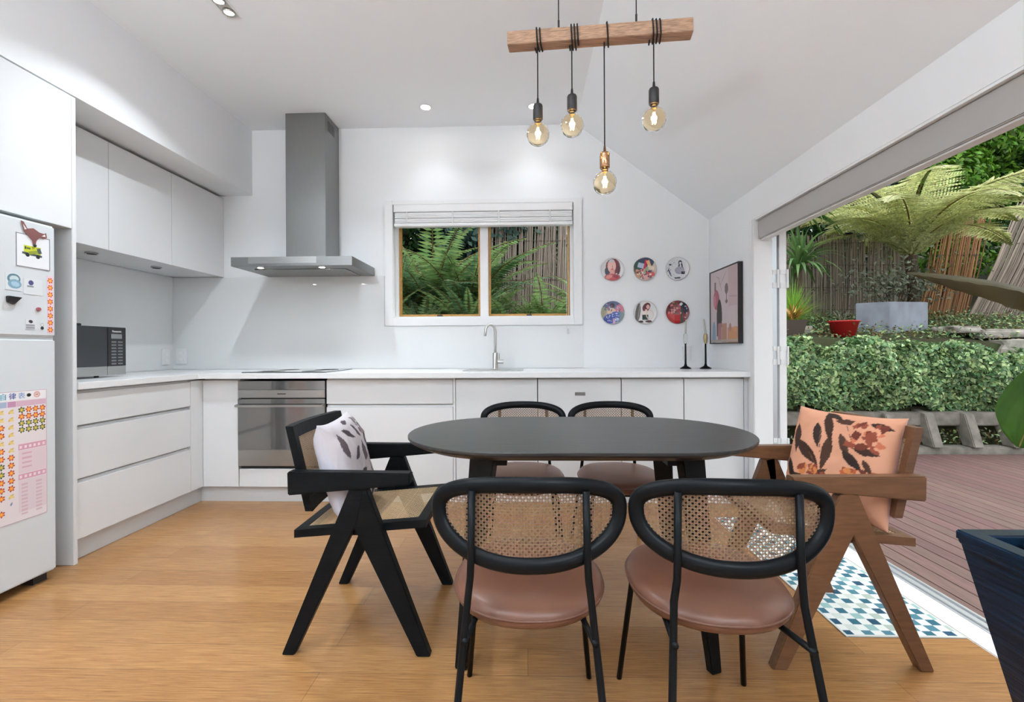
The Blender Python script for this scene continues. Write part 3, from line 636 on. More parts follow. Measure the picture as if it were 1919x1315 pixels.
# --- venetian blind
vb = empty('venetian_blind', (-.353, YB, 2.08), 'white venetian blind drawn up to the top of the kitchen window', 'blind')
MB().box(-1.09, .385, YB-.018, YB+.045, 2.196, 2.2605).build('headrail', M['trim'], vb, bevel=.003)
for i in range(9): MB().box(-1.08, .38, YB-.016+(.010 if i in (3, 8) else 0), YB+.036, 2.107+i*.0098, 2.1150+i*.0098).build('slat', M['trim'], vb)
MB().box(-1.085, .383, YB-.020, YB+.04, 2.076, 2.103).build('bottom_rail', M['trim'], vb, bevel=.004)
for xx in (-.98, -.60, -.22, .20): MB().box(xx-.006, xx+.006, YB-.017, YB-.0145, 2.08, 2.196).build('ladder_tape', M['plinth'], vb)
MB().cyl((.33, YB-.0225, 1.30), (.33, YB-.0225, 2.20), .0012, 6).cyl((.345, YB-.0225, 1.22), (.345, YB-.0225, 2.20), .0012, 6).build('pull_cord', M['trim'], vb)
MB().lathe([(0, 0), (.006, .002), (.0045, .04), (0, .042)], (.345, YB-.0265, 1.18), 10).build('cord_toggle', M['plastic'], vb, smooth=True)
# --- roller blind cassette over the garden opening
rb = empty('roller_blind', (1.54, 1.2, 1.77), 'long grey roller blind cassette over the open garden doors', 'blind')
MB().box(1.508, 1.575, YE+.01, YJ-.018, 1.764, 1.887).build('cassette', mat('grey_blind_cassette', (.42, .40, .385), .5), rb, bevel=.004)
MB().box(1.52, 1.563, YE+.02, YJ-.03, 1.757, 1.7638).build('hem_bar', M['trim'], rb)
# ============================================================ WALL PLATES, PICTURE, CANDLES
def plate(x, z, L, bgc, label, r=.094):
    y0 = YB-.004; nr, ns = 34, 84; V = []; F = []
    for i in range(nr+1):
        rr = r*i/nr; dz = -.006-.006*max(0, (rr/r-.7)/.3)**1.5
        for k in range(ns):
            a = 2*PI*k/ns; V.append((x+rr*math.cos(a), y0+dz, z+rr*math.sin(a)))
    for k in range(ns): a = 2*PI*k/ns; V.append((x+r*.6*math.cos(a), y0, z+r*.6*math.sin(a)))
    for i in range(nr+1):
        for k in range(ns): F.append((i*ns+k, i*ns+(k+1) % ns, (i+1)*ns+(k+1) % ns, (i+1)*ns+k))
    F.append(tuple((nr+1)*ns+k for k in range(ns))[::-1])
    o = link_mesh('wall_plate', V, F, M['glaze'], smooth=True); P = np.array(V)
    paint(o.data, np.stack([(P[:, 0]-x)/r, (P[:, 2]-z)/r], 1), layers(bgc, L))
    return tag(o, label, 'plate', 'illustrated wall plates')
def spots(n, cols, box, s, seed):
    q = np.random.default_rng(seed); return [('elr'[q.integers(3)], q.uniform(box[0], box[1]), q.uniform(box[2], box[3]), q.uniform(.4, 1)*s, q.uniform(.3, .7)*s, q.uniform(0, 180), cols[q.integers(len(cols))]) for _ in range(n)]
PX = (.706, .969, 1.230); PZ1, PZ2 = 1.706, 1.353
plate(PX[0], PZ1, [('e', .05, .25, .62, .68, 0, '6B2D33'), ('e', -.45, -.2, .2, .35, 10, '2E3040'), ('e', -.05, .3, .36, .58, 0, 'E3B6AC'), ('e', -.06, .74, .22, .14, 0, 'C9CDD0'), ('r', .0, -.25, .2, .3, 0, 'D99A90'), ('e', 0, -.68, .68, .3, 0, 'B4585C'), ('e', -.3, -.65, .3, .16, 20, 'D78D88'), ('e', .3, -.62, .25, .14, -20, '8C3A45'), ('r', .02, .22, .03, .12, 0, 'B87A72'), ('e', 0, .02, .09, .04, 0, 'B5403F'), ('e', .55, -.05, .14, .42, -8, '5A2430')],
      'DAD8D7', 'round plate showing a long-haired figure in red, top left of six')
plate(PX[1], PZ1, [('e', -.1, .45, .9, .5, 15, '2F4058'), ('e', -.65, .1, .28, .6, 0, '35584A'), ('r', -.3, .3, .3, .22, -15, 'AEBBD0'), ('r', .05, .4, .1, .4, -12, 'C62F45'), ('r', .35, .45, .14, .3, 20, 'D8A97C'), ('r', .5, .12, .3, .16, -15, 'D9C9B2'), ('r', -.3, -.1, .5, .1, 5, 'D99B8A'), ('r', .1, -.15, .12, .35, -20, '8FA88E'), ('e', -.4, -.5, .4, .28, 0, 'C79C7E'), ('e', .45, -.45, .4, .28, 0, 'BF5F5F'), ('e', 0, -.65, .3, .3, 0, 'D9A5A0')]+spots(26, ['2D4A44', '8C3038', 'E6D5C5', '44506E'], (-.75, .75, -.8, 0), .12, 3),
      'B9A79C', 'round plate crowded with green, red and navy figures, top middle of six')
plate(PX[2], PZ1, [('e', .25, .5, .16, .22, 0, '2B3040'), ('e', .27, .45, .1, .14, 0, 'D8D8DC'), ('e', .4, .28, .07, .22, 10, '39404F'), ('e', .15, .25, .06, .2, -10, '39404F'), ('e', .2, -.15, .42, .32, 0, 'A9A6B4'), ('r', .5, -.35, .14, .12, 0, '151820'), ('e', -.6, .35, .14, .08, 0, '3E4454'), ('l', -.65, -.3, .4, .06, 110, '5A6070'), ('l', -.75, -.1, .2, .05, 60, '5A6070'), ('r', 0, -.8, .25, .07, 5, '5A5F6A')]+spots(60, ['8E90A0', 'BFC0C8', '6A6E80'], (-.8, .8, -.7, .85), .05, 5),
      'DADADC', 'round plate with a fine blue-grey line drawing of a seated figure, top right of six')
plate(PX[0], PZ2, [('e', 0, .55, .8, .5, 0, '66708C'), ('e', -.65, 0, .35, .5, 0, 'A39A82'), ('e', .6, .25, .35, .45, 0, 'C8788A'), ('e', .6, -.35, .4, .5, 0, '6F7F86'), ('e', -.1, .1, .38, .32, 0, 'D8BCA6'), ('e', -.02, .62, .22, .2, 0, '33243A'), ('e', -.1, -.5, .7, .42, 10, '414F96'), ('e', .25, -.15, .35, .25, 0, '5061A8'), ('r', .12, -.75, .12, .25, 0, 'C9A8C0')]+spots(60, ['E4E8F4', '2A3478', 'B8C4E8'], (-.65, .6, -.85, -.05), .07, 9)+spots(20, ['8C4A5E', '4A5A7C', 'C0C8D8'], (-.8, .8, .1, .85), .1, 10),
      '9698A6', 'round plate with a figure in a blue and white blouse, bottom left of six')
plate(PX[1], PZ2, [('e', -.62, -.05, .22, .85, -8, '5E5A58'), ('e', -.52, .1, .05, .8, -8, '8A8582'), ('e', .12, .45, .3, .42, -35, '5C2430'), ('e', .25, .48, .14, .2, 0, 'DCA79C'), ('e', 0, .1, .12, .35, 30, '6E2C38'), ('r', .1, .05, .1, .22, 0, 'E0B5A2'), ('e', .05, -.12, .38, .26, 0, 'E6D8D0'), ('r', .02, -.42, .26, .22, 0, '14302C'), ('e', -.4, -.8, .26, .1, 0, '30242E'), ('e', .3, -.78, .3, .1, 0, '4A3038'), ('o', .42, -.2, .34, .42, 0, 'D9C0B4')],
      'DCDAD8', 'round plate showing a dark-haired figure in a green skirt, bottom middle of six')
plate(PX[2], PZ2, [('e', -.3, -.45, .8, .55, 10, 'B9433F'), ('r', .05, -.6, .3, .35, 0, 'A82226'), ('e', -.1, .1, .35, .3, 0, '73605C'), ('e', .55, .35, .35, .5, 20, '1E2E34'), ('r', .35, -.3, .1, .6, 0, '2E5A50'), ('e', .15, .35, .15, .4, 0, 'A8505E'), ('e', .3, .7, .14, .14, 0, 'CFCFCF')]+spots(46, ['A8323C', '3A5A42', '2A2A34', 'C98A88', '6B2A30'], (-.85, .3, -.1, .9), .13, 13)+spots(18, ['3A3A64', 'B8B8D8', '8C2A4A'], (.35, .95, -.5, .5), .08, 14),
      '7E3A3C', 'round plate in red and black, bottom right of six behind the candlestick')
# picture on right wall
pf = empty('framed_picture', (XR-.015, 3.52, 1.09), 'black-framed picture of pink and orange vases on the right wall', 'picture')
py0, py1, pz0, pz1 = 3.232, 3.728, 1.092, 1.655; t = .008; px0, px1 = XR-.034, XR-.001
MB().box(px0, px1, py0, py0+t, pz0, pz1).box(px0, px1, py1-t, py1, pz0, pz1).box(px0, px1, py0+t, py1-t, pz0, pz0+t).box(px0, px1, py0+t, py1-t, pz1-t, pz1).build('frame', mat('black_brown_frame', (.018, .013, .015), .4), pf)
W_, H_ = py1-py0-2*t, pz1-pz0-2*t
L = [('r', .09, .40, .07, .14, 0, 'BDA5A6'), ('r', .085, .60*H_, .06, .002, 5, '8F7C7C'), ('l', .30, .80*H_, .08, .004, 60, '9A8A8C'), ('l', .24, .88*H_, .1, .003, -40, '9A8A8C'), ('l', .33, .9*H_, .05, .003, 20, '9A8A8C'),
     ('r', .39, .76*H_, .012, .05, 0, '6E5C5E'), ('e', .37, .60*H_, .055, .075, 0, 'A8606C'), ('e', .40, .58*H_, .025, .045, 0, 'C0788A'),
     ('e', .19, .72*H_, .03, .04, 0, '76666A'), ('r', .19, .63*H_, .008, .05, 0, '76666A'), ('e', .19, .55*H_, .02, .015, 0, '76666A'),
     ('e', .315, .36*H_, .048, .13, 0, '3A3B34'), ('r', .345, .2*H_, .02, .06, 0, '3A3B44'), ('r', .31, .14*H_, .03, .07, 0, 'A06870'),
     ('e', .415, .12*H_, .03, .10, 0, '7892A8'), ('r', .415, .06*H_, .035, .03, 0, '7892A8'), ('r', .23, .13*H_, .045, .07, 0, 'A87C64'), ('r', .09, .10*H_, .085, .055, 0, 'B8835E'), ('e', .13, .2*H_, .02, .03, 0, '9A7060'), ('r', .05, .17*H_, .025, .02, 0, 'C08C6A'), ('r', .24, .015, .24, .01, 0, 'A89A92')]
sheet('print', (px0+.006, py1-t, pz0+t), (0, -1, 0), (0, 0, 1), W_, H_, 110, 130, layers('C4B4B6', [(k, W_-(a), b, c, d, -e, f) for k, a, b, c, d, e, f in L]), M['paint'], pf, .001)
# candlesticks
def candlestick(x, y, label, lean, holder, zt):
    c = empty('candlestick', (x, y, ZT), label, 'candlestick', 'tall black candlesticks')
    MB().lathe([(0, 0), (.042, 0), (.042, .004), (.03, .012), (.012, .022), (.0075, .04), (.0065, .14), (.006, .19), (0, .19)], (x, y, ZT), 24).build('stand', M['blackmetal'], c, smooth=True)
    MB().lathe([(0, .19), (.008, .19), (.014, .205), (.017, .235), (.014, .262), (.009, .268), (0, .268)], (x, y, ZT), 20).build('holder', holder, c, smooth=True)
    MB().tube([(x, y, ZT+.268), (x+lean*.4, y, ZT+.31), (x+lean, y, ZT+zt)], [.008, .0075, .006], 12).build('candle', M['candle'], c, smooth=True)
candlestick(1.222, 3.60, 'black candlestick with a clear cup, left one below the red plate', .006, M['tintgl'], .375)
candlestick(1.374, 3.60, 'black candlestick with a brassy cup, right one nearest the picture', -.012, M['brass'], .378)

# ============================================================ DINING TABLE
TX, TY = .195, 1.785; tz = .745
tb = empty('dining_table', (TX, TY, 0), 'oval dark-stained timber dining table in the middle of the room', 'table')
def stad(L, Wd, n=28, e=2.0):
    out = []; r = Wd
    for k in range(n+1): a = -PI/2+PI*k/n; out.append((L-r*1.0+r*math.cos(a), r*math.sin(a)))
    for k in range(n+1): a = PI/2+PI*k/n; out.append((-L+r*1.0+r*math.cos(a), r*math.sin(a)))
    return out
hl, hw = .643, .377
rings = [(0, 0), (.0, -.008), (.008, -.016), (.030, -.030), (.05, -.036)]
def tring(ins, dz): return [(TX+x, TY+y, tz+dz) for x, y in stad(hl-ins, hw-ins)]
b = MB(); n_ = len(stad(hl, hw)); rs = [tring(.002, 0), tring(0, -.002), tring(0, -.009), tring(.006, -.016), tring(.045, -.034), tring(.06, -.036)]
vs = [v for r in rs for v in r]; fs = [tuple(range(n_)), tuple(range((len(rs)-1)*n_, len(rs)*n_))[::-1]]
for i in range(len(rs)-1):
    for k in range(n_): fs.append((i*n_+k, (i+1)*n_+k, (i+1)*n_+(k+1) % n_, i*n_+(k+1) % n_))
b.add(vs, fs).build('tabletop', M['tabletop'], tb)
def tleg(sx, sy):
    # plank leg, wide at the top and narrow at the foot, set diagonally
    top = Vector((TX+sx*(.335 if sy < 0 else .39), TY+sy*.26, .708)); bot = Vector((TX+sx*(.415 if sy < 0 else .43), TY+sy*.245, 0)); d = Vector((sx, -sy*.35, 0)).normalized(); q = Vector((-d.y, d.x, 0))
    def ringp(c, wa, wb): return [c-d*wa-q*wb, c+d*wa-q*wb, c+d*wa+q*wb, c-d*wa+q*wb]
    return MB().hexa(ringp(bot, .020, .015), ringp(top, .044, .02))
for sx in (-1, 1):
    for sy in (-1, 1): tleg(sx, sy).build('leg', M['tableleg'], tb, bevel=.004)
for sx in (-1, 1): MB().box(TX+sx*.30-.04, TX+sx*.30+.04, TY-.27, TY+.27, .680, .709).build('cross_rail', M['tableleg'], tb)
MB().box(TX-.26, TX+.26, TY-.03, TY+.03, .672, .7085).build('centre_rail', M['tableleg'], tb)

# ============================================================ CANE-BACK CHAIRS
def bean(k, n, a=.210, up=.067, dn=.1135, zc=.690):
    t = 2*PI*k/n; c, s = math.cos(t), math.sin(t); e = 2/2.6 if s > 0 else 2/2.25
    x = a*math.copysign(abs(c)**e, c); z = zc+(up if s > 0 else dn)*math.copysign(abs(s)**e, s); return x, z
def yb(x): return -.238+1.25*x*x
def make_chair(label):
    r = empty('dining_chair', (0, 0, 0), label, 'chair', 'cane-back dining chairs round the table')
    n = 96; pts = [(x, yb(x), z) for x, z in (bean(k, n) for k in range(n))]
    rim = MB().tube(pts, .0188, 16, ref=(0, 1, 0), r2=.0125, closed=True).build('backrest_rim', M['blackmetal'], r, smooth=True, world=False)
    def ins(x, z):
        u = x/.200; v = (z-.690)/(.057 if z > .690 else .1035); e = 2.6 if z > .690 else 2.25
        return abs(u)**e+abs(v)**e < 1
    cane('cane_panel', lambda x, z, o: (x, yb(x)+.002+o, z), ins, -.2, .2, .57, .75, .0135, M['cane'], r, .0010, .0007)
    # seat
    nr, ns = 14, 56; V = []; F = []
    prof = [(0, .066), (.35, .066), (.6, .064), (.78, .060), (.9, .054), (.965, .045), (1, .032), (.985, .018), (.94, .006), (.88, 0), (0, 0)]
    for f, h in prof:
        for k in range(ns):
            a = 2*PI*k/ns; c, s = math.cos(a), math.sin(a); ee = 2/2.3
            V.append((.2*f*math.copysign(abs(c)**ee, c), .014+.222*f*math.copysign(abs(s)**ee, s), .404+h))
    for i in range(len(prof)-1):
        for k in range(ns): F.append((i*ns+k, i*ns+(k+1) % ns, (i+1)*ns+(k+1) % ns, (i+1)*ns+k))
    st = link_mesh('seat', V, F, M['leather'], r, smooth=True, world=False)
    MB().tube([(.199*math.copysign(abs(math.cos(2*PI*k/56))**(2/2.3), math.cos(2*PI*k/56)), .014+.221*math.copysign(abs(math.sin(2*PI*k/56))**(2/2.3), math.sin(2*PI*k/56)), .4345) for k in range(56)], .0035, 6, ref=(0, 0, 1), closed=True).build('piping', M['piping'], st, smooth=True, world=False)
    MB().tube([(.15*math.cos(2*PI*k/40), .014+.17*math.sin(2*PI*k/40), .396) for k in range(40)], .008, 8, ref=(0, 0, 1), closed=True).build('seat_frame', M['blackmetal'], r, smooth=True, world=False)
    for s in (-1, 1):
        MB().tube([(s*.140, .13, .398), (s*.158, .165, .375), (s*.193, .232, .0)], .0085, 10).build('leg', M['blackmetal'], r, smooth=True, world=False)
        bx = .128
        MB().tube([(s*bx, yb(bx)-.014, .742), (s*(bx+.002), yb(bx)-.016, .60), (s*(bx+.004), yb(bx)-.018, .55), (s*(bx+.010), yb(bx)-.014, .50), (s*.155, -.28, .30), (s*.190, -.34, 0)], .0085, 10).build('leg', M['blackmetal'], r, smooth=True, world=False)
        MB().tube([(s*.143, -.262, .42), (s*.13, -.12, .398), (s*.14, .02, .396)], .0075, 8).build('side_rail', M['blackmetal'], r, smooth=True, world=False)
    return r
c0 = make_chair('tan leather chair with oval cane back, left one on the near side')
c0.location = (.004, 1.272, 0)
for x, y, rz, lb in ((.474, 1.262, math.radians(-3), 'tan leather chair with oval cane back, near side, beside the brown armchair'),
                     (-.018, 2.30, PI, 'cane-back chair on the far side of the table, left one'),
                     (.452, 2.30, PI+.03, 'cane-back chair on the far side of the table, right one')):
    c = copy_tree(c0); c.location = (x, y, 0); c.rotation_euler = (0, 0, rz); c['label'] = lb

# ============================================================ V-LEG ARMCHAIRS (face local +x)
def make_arm(label, wood, canem):
    r = empty('armchair', (0, 0, 0), label, 'armchair', 'V-legged cane armchairs')
    for s in (-1, 1):
        ya, yb_ = s*.226, s*.262
        y0, y1 = min(ya, yb_), max(ya, yb_)
        # legs
        MB().prism([(-.258, 0), (-.214, 0), (.012, .47), (.035, .575), (-.015, .585)], 'y', y0, y1).build('leg', wood, r, bevel=.003, world=False)
        MB().prism([(.215, 0), (.262, 0), (.045, .575), (-.006, .585), (-.015, .47)], 'y', y0+.0015, y1+.0015*s if s > 0 else y1).build('leg', wood, r, bevel=.003, world=False)
        MB().prism([(-.232, .556), (.195, .594), (.197, .634), (-.234, .638)], 'y', y0-.004, y1+.004).build('armrest', wood, r, bevel=.004, world=False)
    # seat frame
    t = .035
    def zs(x): return .440+.085*x
    sf = MB()
    for (xa, xb, ya, yb_) in ((-.231, .242, -.222, -.222+t), (-.231, .242, .222-t, .222), (-.231, -.231+t, -.222+t, .222-t), (.242-t, .242, -.222+t, .222-t)):
        sf.hexa([(xa, ya, zs(xa)-.028), (xb, ya, zs(xb)-.028), (xb, yb_, zs(xb)-.028), (xa, yb_, zs(xa)-.028)], [(xa, ya, zs(xa)), (xb, ya, zs(xb)), (xb, yb_, zs(xb)), (xa, yb_, zs(xa))])
    sf.build('seat_frame', wood, r, world=False)
    cane('seat_cane', lambda x, y, o: (x, y, zs(x)-.002+o), lambda x, y: True, -.196, .207, -.187, .187, .0135, canem, r, .0013, .0010)
    MB().box(-.02, .02, -.226, .226, .405, .43).build('cross_bar', wood, r, world=False)
    # backrest leaning back
    def xb(z, y): return -.166-.235*(z-.485)-.25*(.045-y*y)*0-.02*(1-(y/.215)**2)
    bf = MB(); th = .028
    def seg(y0, y1, z0, z1):
        m_ = max(1, int(abs(y1-y0)/.04))
        for i in range(m_):
            a = y0+(y1-y0)*i/m_; b_ = y0+(y1-y0)*(i+1)/m_
            bf.hexa([(xb(z0, a)-th, a, z0), (xb(z0, a), a, z0), (xb(z0, b_), b_, z0), (xb(z0, b_)-th, b_, z0)], [(xb(z1, a)-th, a, z1), (xb(z1, a), a, z1), (xb(z1, b_), b_, z1), (xb(z1, b_)-th, b_, z1)])
    seg(-.215, -.18, .485, .788); seg(.18, .215, .485, .788)
    seg(-.18, .18, .485, .53); seg(-.18, .18, .745, .788)
    bf.build('backrest_frame', wood, r, world=False)
    cane('back_cane', lambda y, z, o: (xb(z, y)-.010+o, y, z), lambda a, b: True, -.18, .18, .53, .745, .0135, canem, r, .0013, .0010)
    return r
M['canea'] = M['canel']
a1 = make_arm('black V-legged armchair with cane seat at the left end of the table', M['blackwood'], M['canea'])
a1.location = (-.598, 1.85, 0)
a2 = make_arm('brown timber V-legged cane armchair at the right end of the table', M['teak'], M['canea'])
a2.location = (1.068, 1.815, 0); a2.rotation_euler = (0, 0, PI)

# ============================================================ CUSHIONS
def cushion(loc, rot, size, thick, L, bgc, label, back='DAD8D8', seed=1):
    n = 116; s = size/2; V = []; cols = []; idx = {}
    fnf = layers(bgc, L); fnb = layers(back, [])
    g = np.linspace(-1, 1, n); F = []; UV = []
    for side in (1, -1):
        for j, v in enumerate(g):
            for i, u in enumerate(g):
                pin = 1-.07*(1-abs(v)**3)*abs(u)**6-0*.0; pin2 = 1-.07*(1-abs(u)**3)*abs(v)**6
                t = thick*((1-u**4)*(1-v**4))**.62
                nz = mnoise.noise(Vector((u*2.3+seed, v*2.3, side*3.)))*.012*(1-u**4)*(1-v**4)+mnoise.noise(Vector((u*7+seed, v*7, side*5.)))*.003
                V.append((side*(t+nz*.9) if t > 1e-6 else 0, u*s*pin, v*s*pin2)); UV.append((u, v))
    for sd in (0, 1):
        o = sd*n*n
        for j in range(n-1):
            for i in range(n-1):
                q = (o+j*n+i, o+j*n+i+1, o+(j+1)*n+i+1, o+(j+1)*n+i); F.append(q if sd == 0 else q[::-1])
    ob = link_mesh('cushion', V, F, M['fabric'], smooth=True); UV = np.array(UV)
    m = n*n; ca = np.concatenate([fnf(UV[:m, 0], UV[:m, 1]), fnb(UV[m:, 0], UV[m:, 1])])
    a = ob.data.color_attributes.new('Col', 'FLOAT_COLOR', 'POINT'); a.data.foreach_set('color', np.concatenate([ca, np.ones((2*m, 1))], 1).astype(np.float32).ravel())
    bm = bmesh.new(); bm.from_mesh(ob.data); bmesh.ops.remove_doubles(bm, verts=bm.verts, dist=.0002); bm.to_mesh(ob.data); bm.free()
    ob.location = loc; ob.rotation_euler = rot
    return tag(ob, label, 'cushion', 'leaf-print cushions on the armchairs')
def sprig(cx, cy, n, ln, wd, c, a0, seed):
    q = np.random.default_rng(seed); out = []
    for i in range(n):
        a = math.radians(a0+i*360/n+q.uniform(-18, 18)); r = ln*q.uniform(.85, 1.15); cc = c[q.integers(len(c))]
        x, y = cx+math.cos(a)*r*1.25, cy+math.sin(a)*r*1.25
        out.append(('l', (cx+x)/2, (cy+y)/2, math.hypot(x-cx, y-cy)/2, .007, math.degrees(a), c[0])); out.append(('l', x, y, r, wd*q.uniform(.8, 1.2), math.degrees(a), cc)); out.append(('l', x, y, r*.9, .006, math.degrees(a), '7A6A68'))
    return out
gl = ['3A3136', '4A4048', '564A50']
L1 = [('l', x, y, l_, w_, a_, gl[i % 3]) for i, (x, y, l_, w_, a_) in enumerate(((-.35, .62, .26, .07, -30), (-.25, .2, .24, .09, 25), (.2, .15, .24, .1, 62), (-.2, -.25, .26, .09, 12), (.52, .3, .3, .06, 88), (-.72, .45, .28, .09, 100), (-.75, -.2, .2, .12, 5), (.2, .6, .22, .07, -50), (.45, -.2, .24, .08, 70), (-.5, -.6, .26, .08, 80), (.1, -.62, .28, .09, 100), (.65, -.5, .24, .08, 60), (.75, .75, .2, .06, 30), (-.1, .88, .2, .05, 10), (-.45, -.88, .2, .06, 20), (.35, -.9, .2, .06, -20)))]
L1 += spots(60, ['8A6E70', '6A5458', 'A89496'], (-.45, .7, -.6, -.4), .1, 21)+spots(40, ['8A7A7C', '6A5A60'], (.4, .9, .5, .9), .09, 22)
cushion((-.710, 1.815, .611), (0, math.radians(-16), math.radians(6)), .38, .068, L1, 'C0B8BB', 'white cushion with grey leaf print standing on the black armchair', 'BDBAC2', 3)
br_ = ['3A2218', '4A2E20', '2E1E18']
L2 = [('l', x, y, l_, w_, a_, br_[i % 3]) for i, (x, y, l_, w_, a_) in enumerate(((.42, .05, .34, .11, 38), (.05, .1, .36, .09, 95), (.28, .42, .26, .08, 75), (.12, .62, .34, .08, 68), (-.2, .75, .24, .06, 0), (.1, .86, .2, .06, 20), (.72, .3, .3, .08, 80), (-.25, .28, .26, .07, 62), (-.42, .05, .24, .08, 40), (-.62, .25, .2, .07, 5), (-.68, -.02, .16, .05, 55), (-.1, -.5, .3, .09, 130), (.35, -.55, .34, .1, 25), (.15, -.35, .24, .08, -40), (.7, -.35, .28, .08, 60), (-.45, -.62, .26, .08, 100), (.05, -.85, .3, .08, 10), (-.75, .75, .18, .06, 10)))]
L2 += [('l', x, y, .3, .008, a_, '6A4A38') for x, y, a_ in ((.25, -.1, 50), (.2, .3, 80), (-.3, .5, 60))]
L2 += spots(34, ['8C4430', '6A3020', 'D89878', 'C87050'], (-.8, -.3, .3, .75), .1, 31)+spots(34, ['8C4430', '6A3020', 'D08048', 'B85A30'], (-.85, -.3, -.4, -.1), .1, 32)+spots(20, ['8C4430', 'D08048'], (0, .5, -.35, -.2), .09, 33)
L2 = [(k, -a, b, c, d, -e, f) for k, a, b, c, d, e, f in L2]
cushion((1.193, 1.81, .622), (0, math.radians(-17), math.radians(-157)), .40, .07, L2, 'D79B7C', 'apricot cushion with dark leaf print standing on the brown armchair', 'C79A8E', 8)

# ============================================================ PENDANT LIGHT
bL = Vector((-.066, 1.88, 2.303)); bR = Vector((.638, 1.79, 2.277)); bd = (bR-bL).normalized(); bq = Vector((-bd.y, bd.x, 0)).normalized()
pn = empty('pendant_light', tuple((bL+bR)/2+Vector((0, 0, .62))), 'timber beam pendant light with four hanging filament bulbs over the table', 'pendant light')
w2, h2 = .027, .027
def br4(c): return [c-bq*w2-Vector((0, 0, h2)), c+bq*w2-Vector((0, 0, h2)), c+bq*w2+Vector((0, 0, h2)), c-bq*w2+Vector((0, 0, h2))]
MB().hexa(br4(bL), br4(bR)).build('beam', M['beam'], pn, bevel=.002)
def along(x): return bL+(bR-bL)*((x-bL.x)/(bR.x-bL.x))
zc_ = lambda x: ZC if x < XC else ZC-(x-XC)*.748
for x in (.136, .434):
    p = along(x); top = zc_(x)
    sc = MB().cyl((p.x, p.y, p.z+h2), (p.x, p.y, top-.004), .0022, 8).build('suspension_cord', M['cord'], pn)
    MB().cyl((p.x, p.y, p.z+h2), (p.x, p.y, p.z+h2+.045), .004, 8).build('cord_grip', M['black'], sc)
MB().lathe([(.0, 0), (.05, 0), (.05, -.018), (.045, -.022), (0, -.022)], (.285, 1.835, ZC), 28).build('ceiling_rose', M['black'], pn)
def wrap(xc, turns, spread, slack, side=1):
    pts = []; m_ = int(turns*24)
    for i in range(m_+1):
        f = i/m_; a = -PI/2+2*PI*turns*f; rr = .0325/max(abs(math.cos(a)), abs(math.sin(a)))**.85
        c = along(xc+(f-.5)*spread); pts.append(c+bq*rr*math.cos(a)+Vector((0, 0, rr*math.sin(a)*1.0)))
    return pts
def bulb(x, zb, sock, xw, turns, spread, lb=None):
    p = along(x); zt = zb+.052
    cd = MB().tube(wrap(xw, turns, spread, 0), .003, 8).cyl((p.x, p.y, p.z-h2), (p.x, p.y, zt+.085), .0024, 8).build('hanging_cord', M['cord'], pn, smooth=True)
    sk_ = MB().lathe([(0, .088), (.004, .088), (.006, .066), (.017, .062), (.0195, .056), (.0195, .004), (.017, 0), (0, 0)], (p.x, p.y, zt), 24).build('socket', sock, pn, smooth=True)
    prof = [(.0125, .052), (.0135, .046), (.0165, .041)]
    for i in range(15):
        a = PI*.30*0+math.radians(68-i*(158/14)); prof.append((.0465*math.cos(a), .0465*math.sin(a)-.004))
    prof[-1] = (.0001, -.0505)
    bo = MB().lathe(prof, (p.x, p.y, zb), 32).build('bulb_glass', M['bulb'], pn, smooth=True)
    fl = MB()
    for k in range(4):
        a = PI/4+PI/2*k; fl.cyl((p.x+.0035*math.cos(a), p.y+.0035*math.sin(a), zb+.024), (p.x+.008*math.cos(a), p.y+.008*math.sin(a), zb-.022), .0022, 6)
    fl.build('filament', M['filament'], bo)
    MB().lathe([(0, .05), (.011, .05), (.011, .046), (.004, .04), (.003, .026), (0, .026)], (p.x, p.y, zb), 12).build('filament_stem', M['brass'], bo)
    ld = bpy.data.lights.new('bulb_light', 'POINT'); ld.energy = BULBW; ld.color = (1, .66, .34); ld.shadow_soft_size = .012
    lo = bpy.data.objects.new('bulb_light', ld); C.objects.link(lo); lo.parent = pn; lo.location = wmat(pn).inverted() @ Vector((p.x, p.y, zb))
bulb(.052, 1.925, M['black'], .058, 2.4, .03)
bulb(.187, 1.950, M['black'], .196, 3.0, .035)
bulb(.312, 1.714, M['copper'], .322, 1.3, .02)
bulb(.498, 1.948, M['black'], .505, 3.4, .045)

# ============================================================ RUG
def rugfn(u, v):
    q = np.random.default_rng(5); pal = [srgb(h) for h in ('1E4C66', '4A7C8C', '8FB3B4', 'A8B8B0', '2F6478', 'C2CDC8')]; base = srgb('D9DEDC')
    a, b = .037, .037; i = np.floor(u/a); j = np.floor(v/b); tab = q.integers(0, 9, (200, 200))
    t = tab[(i % 200).astype(int), (j % 200).astype(int)]; ok = (i+j) % 2 == 0
    col = np.tile(base, (len(u), 1)); dk = (np.mod(i, 2) == 0) & (np.mod(j, 2) == 0); lt = (np.mod(i, 2) == 1) & (np.mod(j, 2) == 1)
    for k in range(6):
        m = (dk & ok & (t % 3 == k) & (k < 3))
        if k < 3: col[m] = pal[(0, 4, 1)[k]]
        m = (lt & ok & (t % 4 == k) & (k < 4))
        if k < 4: col[m] = pal[(1, 2, 3, 5)[k]]
    e = (u < .008) | (u > .422) | (v < .01); col[e] = srgb('C8CCC8'); return col
rg = sheet('floor_mat', (1.165, 1.735, .0005), (1, 0, 0), (0, 1, 0), .43, 1.2, 170, 450, rugfn, M['rugm'], None, .004)
tag(rg, 'blue and white diamond-patterned floor mat inside the garden doors', 'rug')

